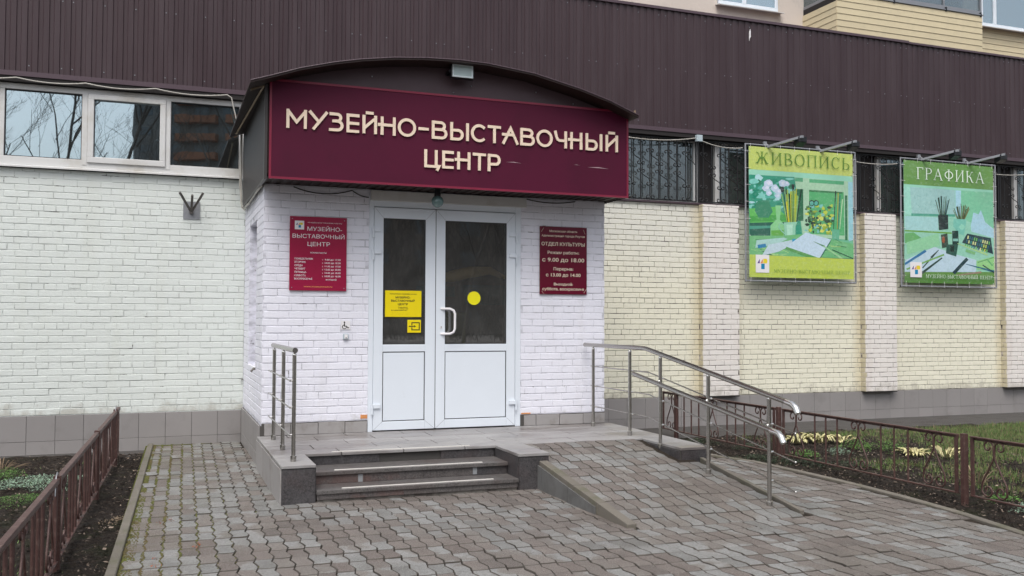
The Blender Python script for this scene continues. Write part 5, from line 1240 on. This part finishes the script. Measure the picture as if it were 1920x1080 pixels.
s.line([(860, 1385), (1340, 1560)], [12, 30], lc(185, 220, 160)); s.line([(990, 1490), (1140, 1540)], 46, lc(140, 195, 140)); s.poly([(1160, 1660), (1450, 1580), (1452, 1800), (1170, 1790)], lc(165, 215, 150)); s.line([(1180, 1680), (1440, 1600)], 14, lc(100, 170, 110)); s.line([(1340, 1640), (1420, 1730)], 22, lc(110, 180, 120))
s.line([(50, 1710), (370, 1500)], 40, lc(35, 125, 175)); s.line([(450, 1610), (565, 1490)], [34, 10], lc(35, 60, 60)); s.line([(320, 1770), (450, 1620)], 18, lc(35, 60, 60)); s.line([(80, 1790), (650, 1560)], 26, lc(130, 180, 95)); s.line([(310, 1850), (620, 1610)], [38, 20], lc(28, 62, 62))
s.line([(800, 1850), (1015, 1620)], 52, lc(45, 68, 82)); s.line([(990, 1705), (1450, 1820)], [8, 36], lc(40, 115, 145)); s.line([(1260, 1720), (1460, 1840)], 20, lc(25, 60, 62)); s.line([(850, 1880), (1240, 1830)], [18, 32], lc(165, 145, 125))
s.poly([(50, 1868), (1453, 1895), (1455, 2022), (55, 1997)], lc(98, 142, 62))
s.build(b2)
def bx(u): return 10.446+1.962*u
def bz(v): return 4.274-2.028*v
t_ = MB(); serif(t_, 'ГРАФИКА', bx(.135), bx(.885), bz(.148), .195, YB-.0115); t_.build('lettering', 'pale_print', b2)
t_ = MB(); serif(t_, 'МУЗЕЙНО-ВЫСТАВОЧНЫЙ ЦЕНТР', bx(.225), bx(.96), bz(.958), .060, YB-.0115); t_.build('lettering', 'pale_print', b2)
logo(b2, bx(.055), bz(.955), .245, .25, YB-.012)
# spotlights on arms above the banners
def spot(x, label):
    e = empty('banner_lamp', (x, 1.9, 4.33), label, 'lamp', 'spotlights on arms above the banners')
    MB().hexa([(x-.03, D-.13, 4.335), (x+.03, D-.13, 4.335), (x-.03, D-.10, 4.335), (x+.03, D-.10, 4.335), (x-.03, D-.13, 4.40), (x+.03, D-.13, 4.40), (x-.03, D-.10, 4.40), (x+.03, D-.10, 4.40)]).build('wall_plate', 'zinc', e)
    a = MB(); p0 = Vector((x-.02, YB+.03, 4.30)); p1 = Vector((x+.26, 1.56, 4.392))
    d = (p1-p0); dz = Vector((0, 0, .018)); dx = Vector((.018, 0, 0)); v = []
    for z_ in (-1, 1):
        for s_ in (-1, 1):
            for t in (0, 1): v.append(p0+d*t+dz*z_+dx*s_)
    a.hexa(v).tube([(x+.02, YB+.01, 4.32), (x+.03, D-.1, 4.38)], .012, 6); a.build('arm', 'zinc', e)
    h = MB(); q = p1+Vector((.03, .08, -.055)); v = []
    for z_ in (-.045, .045):
        for y_ in (-.05, .06):
            for x_ in (-.075, .075): v.append((q.x+x_, q.y+y_, q.z+z_-y_*.5))
    bevel(h.hexa(v).build('lamp_head', 'black', e), .006, 1)
    f_ = MB()
    for i in range(6): f_.box(q.x-.07+i*.026, q.x-.062+i*.026, q.y+.055, q.y+.085, q.z-.07, q.z+.03)
    f_.build('cooling_fins', 'black', e)
spot(7.78, 'left spotlight on a grey arm above the yellow painting banner'); spot(8.78, 'right spotlight on a grey arm above the yellow painting banner')
spot(10.85, 'left spotlight on a grey arm above the green drawing banner'); spot(11.85, 'right spotlight on a grey arm above the green drawing banner')

# ------------------------------------------------------------------ cables, junction box, flag bracket
def sag(pts, n=8, s=.02):
    out = []
    for a, b in zip(pts, pts[1:]):
        a, b = Vector(a), Vector(b)
        for i in range(n): t = i/n; q = a.lerp(b, t); q.z -= s*4*t*(1-t)*(b-a).length; out.append(tuple(q))
    return out+[pts[-1]]
YC = D-.135
MB().tube(sag([(-3.6, YC, 4.40), (-2.60, YC, 4.405), (-1.86, YC, 4.405), (-1.09, YC, 4.412), (-.25, YC, 4.41)], 8, .045)+[(-.20, YC, 4.38), (-.17, YC, 4.25), (-.12, YC, 4.05)], .008, 6).build('wall_cable', 'cable', label='pale grey cable looped along the brown band above the left windows', cat='cable')
clp = MB()
MB().tube(sag([(4.05, YC, 4.26), (5.3, YC, 4.30), (6.52, YC, 4.36)], 8, .035)+[], .0075, 6).build('wall_cable', 'cable', label='pale cable sagging from the canopy to the grey junction box', cat='cable')
MB().tube(sag([(6.62, YC, 4.33), (7.36, YC, 4.27)], 8, .06), .0075, 6).build('wall_cable', 'cable', label='pale cable sagging from the junction box to the yellow banner', cat='cable')
MB().tube(sag([(9.47, YC, 4.20), (10.38, YC, 4.215)], 8, .03), .0075, 6).build('wall_cable', 'cable', label='pale cable strung between the yellow and the green banner', cat='cable')
MB().tube(sag([(12.48, YC, 4.17), (13.6, YC, 4.26), (15, YC, 4.26)], 8, .03), .0075, 6).build('wall_cable', 'cable', label='pale cable leading right from the green banner', cat='cable')
bevel(MB().box(6.53, 6.63, YC-.03, YC+.03, 4.31, 4.41).build('junction_box', 'plastic_grey', label='small pale grey junction box under the brown band', cat='junction box'), .006, 2)
MB().tube([(-.075, 2.14, 4.0), (-.07, 2.14, 3.5), (-.06, 2.14, 3.05), (-.04, 2.0, 2.985), (-.045, 1.3, 2.95), (-.03, .6, 2.99), (-.045, .2, 2.97), (-.02, -.02, 3.0)], .011, 6).tube([(-.06, 2.16, 4.0), (-.085, 2.14, 3.3), (-.055, 2.13, 3.0), (-.035, 1.9, 2.945), (-.04, 1.5, 2.985)], .008, 6).build('wall_cable', 'cable', label='two pale cables running down beside the canopy and along its lower left edge', cat='cable')
MB().tube(sag([(.30, -.02, 3.0), (.92, -.012, 2.995), (1.10, -.012, 2.93)], 8, .09), .006, 6).build('wall_cable', 'cable_dark', label='black cable sagging under the left part of the canopy', cat='cable')
MB().tube(sag([(2.93, -.02, 3.0), (3.55, -.02, 3.0)], 8, .05), .006, 6).build('wall_cable', 'cable_dark', label='black cable sagging under the right part of the canopy', cat='cable')
fb_ = empty('flag_bracket', (-.645, D, 2.85), 'rusty three tube flag holder on a small plate under the left windows', 'flag holder')
box('back_plate', 'zinc', fb_, -.745, -.548, D-.012, D-.001, 2.845, 3.065)
for a, b in ((-.792, 3.149), (-.646, 3.123), (-.521, 3.152)):
    MB().tube([(-.650, D-.03, 2.93), (a, D-.20, b)], .0155, 10).build('flag_tube', 'pipe', fb_)
MB().tube([(-.65, D-.005, 2.93), (-.65, D-.05, 2.93)], .024, 10).build('tube_socket', 'pipe', fb_)
MB().tube([(.10, .72, 1.06), (-.02, .70, 1.06), (-.045, .69, 1.03)], .014, 8).build('drain_pipe', 'pipe', label='short cut off pipe end at the foot of the porch side niche', cat='pipe')

# ------------------------------------------------------------------ planting and ground litter
def leafy(x, y, z, n, r, h, mt, name, label, cat, w=.03, curl=.5, seed=0, lay_=.3):
    rr = random.Random(seed); b = MB()
    if 'leaf_yellow' not in mt and (mt != 'straw' or name == 'cut_stems'):      # low spreading plants: many small leaves all over the patch
        for _ in range(n*9):
            a = rr.uniform(0, 2*math.pi); q = rr.random()**.55*r*(1+.35*math.sin(a*3+seed)); px, py = x+q*math.cos(a), y+q*math.sin(a)
            pz = z+h*(1-(q/r/1.4)**2)*rr.uniform(.2, 1); s_ = w*rr.uniform(.35, .9); c = rr.uniform(0, 6.28); ux, uy = math.cos(c)*s_, math.sin(c)*s_; up = s_*rr.uniform(-.2, .9)
            b.add([(px, py, pz), (px+ux*.5-uy*.35, py+uy*.5+ux*.35, pz+up*.7), (px+ux, py+uy, pz+up*.6), (px+ux*.5+uy*.35, py+uy*.5-ux*.35, pz+up*.7)], [(0, 1, 2, 3)])
        return b.build(name, mt, label=label, cat=cat)
    for _ in range(n):
        a = rr.uniform(0, 2*math.pi); q = rr.random()**.6*r; bx_, by_ = x+q*.4*math.cos(a), y+q*.4*math.sin(a)
        hh = h*rr.uniform(.5, 1.1); l_ = q+rr.uniform(.02, .05); ww = w*rr.uniform(.6, 1.2); tx, ty = -math.sin(a), math.cos(a)
        pts = []
        for t in (0, .35, .7, 1):
            k_ = (0.25, 1, .85, .05)[int(t*3+.1)]
            px, py = bx_+l_*t*math.cos(a), by_+l_*t*math.sin(a); pz = z+hh*math.sin(min(t*(1+curl), 1.9)*math.pi/2*.9)+rr.uniform(-.004, .004)
            pts.append(((px-tx*ww*k_/2, py-ty*ww*k_/2, pz+.006*k_), (px, py, pz-.004*k_), (px+tx*ww*k_/2, py+ty*ww*k_/2, pz+.006*k_)))
        v = [p for tri in pts for p in tri]; f = []
        for i in range(3): f += [(i*3, i*3+1, i*3+4, i*3+3), (i*3+1, i*3+2, i*3+5, i*3+4)]
        b.add(v, f)
    return b.build(name, mt, label=label, cat=cat)
def hosta(x, y, r, h, n, seed, lab): return leafy(x, y, .03, int(n*1.1), r*.85, h*.62, 'leaf_yellow', 'hosta_plant', lab, 'plant', .042, .95, seed)
hosta(6.74, .06, .22, .17, 34, 1, 'pale yellow wilting hosta clump nearest the ramp handrail end'); hosta(7.02, -.02, .24, .19, 44, 2, 'pale yellow hosta clump, middle of the row behind the right fence'); hosta(7.32, -.10, .20, .15, 26, 3, 'thin yellowing hosta clump at the right end of the row')
hosta(7.35, -1.32, .20, .13, 28, 4, 'low bleached hosta clump between the third scroll and the post'); leafy(7.6, -1.55, .03, 16, .18, .12, 'leaf_yellow', 'hosta_plant', 'small straw coloured hosta just left of the right fence post', 'plant', .035, .8, 5)
leafy(6.02, -1.02, .03, 46, .17, .09, 'leaf_green', 'weed_plant', 'bright green low weed in front of the fence near its middle post', 'plant', .03, .7, 6)
leafy(7.02, -.72, .03, 60, .20, .13, 'leaf_green', 'weed_plant', 'bright green bushy weed behind the second fence scroll', 'plant', .03, .6, 7); leafy(7.30, -.98, .03, 70, .24, .14, 'leaf_green', 'weed_plant', 'bright green spreading weed beside the balusters', 'plant', .028, .6, 8)
leafy(6.55, -.95, .03, 40, .15, .09, 'leaf_silver', 'weed_plant', 'bluish green small plant just behind the bottom fence rail', 'plant', .02, .6, 9)
leafy(5.98, -3.75, .03, 40, .14, .06, 'leaf_green', 'weed_plant', 'small green weed at the foot of the rightmost fence panel', 'plant', .03, .6, 10); leafy(5.85, -4.15, .03, 30, .16, .05, 'leaf_silver', 'weed_plant', 'greyish flat plant at the lower right of the bed', 'plant', .03, .6, 11)
for i, (x, y) in enumerate(((5.45, -1.25), (5.72, -1.55), (6.1, -1.75), (5.5, .4), (5.9, -.2), (5.35, -1.0))):
    leafy(x, y, .025, 60, .22, .07, 'leaf_dark', 'ground_cover_plant', ('dull dark creeping plant at the kerb in front of the middle fence post', 'dark creeping plant under the bottom rail right of the middle post', 'dark low plant under the second scroll of the fence', 'dark low plant behind the first fence panel', 'dark low plant behind the handrail posts', 'dark creeping plant between ramp rail end and fence')[i], 'plant', .03, .6, 20+i)
leafy(-2.02, -.12, .03, 260, .40, .085, 'leaf_silver', 'silver_plant', 'silvery green low spreading plant behind the left fence', 'plant', .022, .7, 30)
leafy(-2.65, -.35, .03, 240, .40, .08, 'leaf_silver', 'silver_plant', 'silvery green low plant at the left edge of the photo', 'plant', .022, .7, 31)
leafy(-2.35, .35, .03, 50, .14, .12, 'leaf_green', 'weed_plant', 'fresh green weed above the silvery plant on the left', 'plant', .025, .5, 32); leafy(-2.05, -.95, .03, 160, .26, .06, 'leaf_green', 'weed_plant', 'mossy green low weeds below the silvery plant on the left', 'plant', .015, .6, 33)
leafy(-2.5, .95, .03, 22, .18, .10, 'straw', 'dry_stalks', 'dry brown stalks near the plinth at the left edge', 'plant', .008, .3, 34)
leafy(-1.24, -2.05, .03, 40, .15, .03, 'straw', 'cut_stems', 'pale dry cut stems lying between fence and left kerb', 'plant', .02, .8, 35)
leafy(6.45, -3.05, .03, 16, .16, .16, 'straw', 'dry_stalks', 'bleached dry stalks behind the right end of the third scroll', 'plant', .012, .25, 36); leafy(6.95, -4.6, .03, 14, .14, .16, 'straw', 'dry_stalks', 'dry upright stalks behind the rightmost scroll', 'plant', .012, .25, 37)
for i, (x, y) in enumerate(((9.3, -1.5), (9.5, -1.72), (9.42, -1.95))): leafy(x, y, .0, 6, .1, .42, 'straw', 'dry_stalks', ('tall pale stalk group left of the right fence post', 'tall pale stalk pair above the fence rail', 'tall thin stalks just left of the fence post')[i], 'plant', .014, .1, 40+i)
# grass on the right lawn
gb_ = MB(); rr = random.Random(77)
for _ in range(170000):
    x = rr.uniform(6.2, 15.2); y = rr.uniform(-6.0, .9); m_ = hnoise(x*.5, y*.5)+.5*hnoise(x*1.7+3, y*1.7)
    ed_ = (x-7.4)*.35+(y+1.2)*.0
    if m_+min(ed_, 1.3) < -.25+rr.random()*.85: continue
    if y > .72 and rr.random() < .6: continue
    h = rr.uniform(.02, .07); a = rr.uniform(0, 6.28); l_ = rr.uniform(-.03, .03); w = .006
    gb_.add([(x-w*math.cos(a), y-w*math.sin(a), .01), (x+w*math.cos(a), y+w*math.sin(a), .01), (x+l_*math.cos(a*2), y+l_*math.sin(a*2), .02+h)], [(0, 1, 2)], False, 1 if rr.random() < .30-.02*(x-7) else 0)
gb_.build('grass', ['grass', 'grass_dry'], label='patchy short green grass on the bed behind the right fence', kind='stuff')
gl_ = MB()
for _ in range(3000):
    x = rr.uniform(-4.5, -1.5); y = rr.uniform(-4, 1.6)
    if hnoise(x*1.2+5, y*1.2) < .15+.4*rr.random(): continue
    h = rr.uniform(.01, .035); a = rr.uniform(0, 6.28); w = .004; gl_.add([(x-w, y, .02), (x+w, y, .02), (x+.02*math.cos(a), y+.02*math.sin(a), .03+h)], [(0, 1, 2)])
gl_.build('grass', 'grass', label='sparse grass tufts in the left soil bed', kind='stuff')
lt = MB()
for side in (0, 1):
    for _ in range(5200 if side else 2600):
        if side: y = rr.uniform(-6, .8); x = kerb_right_x(y)+.04+rr.random()**1.3*4.5
        else: y = rr.uniform(-6, 1.7); x = kerb_left_x(y)-.04-rr.random()**1.2*2.6
        s_ = rr.uniform(.004, .010)+.018*rr.random()**4; a = rr.uniform(0, 6.28); c, d_ = math.cos(a)*s_, math.sin(a)*s_; z = .045+rr.uniform(0, .02)
        lt.add([(x-c, y-d_, z), (x+d_*.6, y-c*.6, z+rr.uniform(-.004, .01)), (x+c, y+d_, z+rr.uniform(-.004, .012)), (x-d_*.6, y+c*.6, z+rr.uniform(-.004, .01))], [(0, 1, 2, 3)], False, 1 if rr.random() < .34 else 0)
lt.build('leaf_litter', ['litter', 'litter_pale'], label='small dead leaves scattered over the soil beds', kind='stuff')
cl_ = MB()   # soil crumbs
for side in (0, 1):
    for _ in range(4500 if side else 3500):
        if side: y = rr.uniform(-6, .9); x = kerb_right_x(y)+.03+rr.random()**1.5*3
        else: y = rr.uniform(-6, 1.8); x = kerb_left_x(y)-.03-rr.random()*2.4
        q = rr.uniform(.005, .022); z = .035+rr.uniform(0, .012); v = [(x+q*rr.uniform(.6, 1.2)*dx, y+q*rr.uniform(.6, 1.2)*dy, z+q*.8*dz) for dx, dy, dz in ((1, 0, 0), (0, 1, 0), (-1, 0, 0), (0, -1, 0), (0, 0, 1))]
        cl_.add(v, [(0, 1, 4), (1, 2, 4), (2, 3, 4), (3, 0, 4)])
cl_.build('soil_clods', 'soil', label='loose crumbs of dark soil in both beds', kind='stuff')
# a few red leaves caught in the paving joints and a pebble
rl = MB()
for x, y in ((-.872, -2.35), (-.73, -3.27), (-.735, -3.30), (-.97, -2.42), (-.99, -3.55), (-.98, -3.72)):
    for _ in range(7): q = .018*rr.random(); a = rr.random()*6.28; xx, yy = x+rr.gauss(0, .015), y+rr.gauss(0, .03); rl.add([(xx, yy, G+.004), (xx+q*math.cos(a), yy+q*math.sin(a), G+.012), (xx-q*math.sin(a), yy+q*math.cos(a), G+.007)], [(0, 1, 2)])
MAT['rust_leaf'] = simple('rust_red_leaf', (.28, .07, .025), .7, .4, 40)
rl.build('fallen_leaf_bits', 'rust_leaf', label='rust red leaf scraps caught in joints of the left paving', kind='stuff')
sh_ = MB(); 
sh_.prism([(1.24+.08*math.cos(a), -4.02+.05*math.sin(a)*(1+.3*math.cos(3*a))) for a in [i*.52 for i in range(12)]], G+.0, G+.0012, 'z')

# ------------------------------------------------------------------ behind the photographer: what the panes mirror
far = empty('tower_block', (-6, -160, 0), 'tall grey block with orange balcony bands, mirrored in the left windows', 'building', rz=0)
MAT['far_wall'] = simple('grey_panel_wall', (.17, .18, .18), .8, .1, .3); MAT['far_orange'] = simple('orange_balcony', (.33, .13, .065), .7, .3, .4); MAT['low_wall'] = simple('brown_grey_wall', (.13, .105, .085), .8, .2, .3); MAT['far_glass'] = simple('far_window', (.10, .13, .15), .1)
fa = R(24)
def ft(x, y, z): return (-6+x*math.cos(fa)-y*math.sin(fa), -160+x*math.sin(fa)+y*math.cos(fa), z)
def fbox(b, x0, x1, y0, y1, z0, z1): return b.hexa([ft(x, y, z) for z in (z0, z1) for y in (y0, y1) for x in (x0, x1)])
fbox(MB(), 0, 36, -14, 0, 0, 60).build('wall', 'far_wall', far)
for k in range(18):
    b_ = MB()
    for x in range(8, 30, 9): fbox(b_, x, x+7.2, 0, 1.6, 3.2*k+.2, 3.2*k+1.5)
    b_.build('balcony_band', 'far_orange', far)
    b_ = MB()
    for x in range(1, 34, 5): fbox(b_, x, x+2.4, .02, .1, 3.2*k+1.7, 3.2*k+3.0)
    b_.build('window_row', 'far_glass', far)
low = empty('backdrop_block', (-10, -70, 0), 'unseen brown block added behind the photographer to keep sky out of the door panes', 'building')  # added backdrop, made tall enough to hide sky from the door reflections
MB().box(-60, 90, -95, -85, 0, 13.5).build('wall', 'low_wall', low)
for k in range(4):
    wb_ = MB()
    for x in range(-56, 88, 5): wb_.box(x, x+2.2, -85.02, -84.95, 3.2*k+1.0, 3.2*k+2.5)
    wb_.build('window_row', 'far_glass', low)
def tree(x, y, H, seed, lab, name='bare_tree', thick=.12):
    rr = random.Random(seed); b = MB(); tw = MB()
    e = empty(name, (x, y, 0), lab, 'tree', 'bare trees across the yard')
    def br_(p, d, l, r, lvl):
        pts = [p]; q = Vector(p); dd = Vector(d)
        for _ in range(3):
            dd = (dd+Vector((rr.uniform(-.18, .18), rr.uniform(-.18, .18), rr.uniform(-.05, .12)))).normalized(); q = q+dd*l/3; pts.append(tuple(q))
        (b if lvl < 2 else tw).tube(pts, [r, r*.85, r*.7, r*.5], 6 if lvl < 2 else 3, False)
        if lvl < 5:
            for _ in range(3 if lvl else 9):
                t = rr.uniform(.35, 1); base = Vector(pts[0]).lerp(Vector(pts[3]), t) if lvl else Vector(pts[0]).lerp(Vector(pts[3]), rr.uniform(.3, 1))
                a = rr.uniform(0, 6.28); sp = rr.uniform(.35, .9); nd = (dd+Vector((math.cos(a)*sp, math.sin(a)*sp, rr.uniform(-.1, .4)))).normalized()
                br_(tuple(base), nd, l*(rr.uniform(.5, .72) if lvl else rr.uniform(.3, .45)), max(r*.45, .006), lvl+1)
    br_((x, y, 0), (0, 0, 1), H*.85, thick, 0)
    b.build('trunk', 'bark', e); tw.build('crown', 'bark', e)
for i, (x, y, H) in enumerate(((-9.2, -38, 17), (-7.2, -44, 18), (-15, -40, 16), (-4.6, -33, 15), (1.5, -46, 17), (8, -40, 16), (13, -34, 13), (19, -44, 16), (26, -38, 15), (-12, -52, 18), (34, -46, 16), (5, -30, 11))):
    tree(x, y, H, 100+i, 'bare dark tree in the yard behind the photographer')
hg = MB(); rr = random.Random(4)
for _ in range(34000):
    x = rr.uniform(-45, 70); y = rr.uniform(-60, -52); z = rr.random()**1.2*(7 if x < 12 else 12); q = rr.uniform(.6, 2.2); a = rr.uniform(-.6, .6)
    hg.add([(x, y, z), (x+.07, y, z+.02), (x+q*math.sin(a), y+.2, z+q*math.cos(a))], [(0, 1, 2)])
hg.build('undergrowth', 'bark', label='dark tangled undergrowth across the yard', kind='stuff')
# a few things standing in the hallway, seen dimly through the door
MAT['hall_yellow'] = simple('ochre_cloth', (.85, .62, .22), .8); MAT['hall_teal'] = simple('teal_board', (.06, .16, .18), .8); MAT['hall_green'] = simple('olive_board', (.14, .15, .03), .8); MAT['hall_trunk'] = simple('pale_post', (.16, .13, .12), .8)
hb = empty('hall_display', (2.6, 1.4, L), 'dim display with ochre figure and teal panels behind the right door glass', 'display')
MB().tube([(2.15, 1.0, 2.10), (2.35, 1.0, 2.14), (2.6, 1.0, 2.20), (2.85, 1.0, 2.22), (3.1, 1.0, 2.12)], [.03, .07, .07, .05, .015], 8).ball((2.2, 1.0, 2.09), .07, 10, 8).build('figure', 'hall_yellow', hb)
MB().box(2.55, 3.2, 1.3, 1.32, 1.8, 2.05).box(2.0, 2.5, 1.35, 1.37, 1.9, 2.03).build('panel', 'hall_teal', hb); MB().box(2.1, 2.6, 1.2, 1.22, .9, 1.7).build('board', 'hall_green', hb)
MB().tube([(2.4, 1.3, .5), (2.28, 1.3, 1.3), (2.2, 1.3, 2.1)], .035, 8).tube([(2.75, 1.3, .5), (2.55, 1.3, 2.1)], .04, 8).build('post', 'hall_trunk', hb)
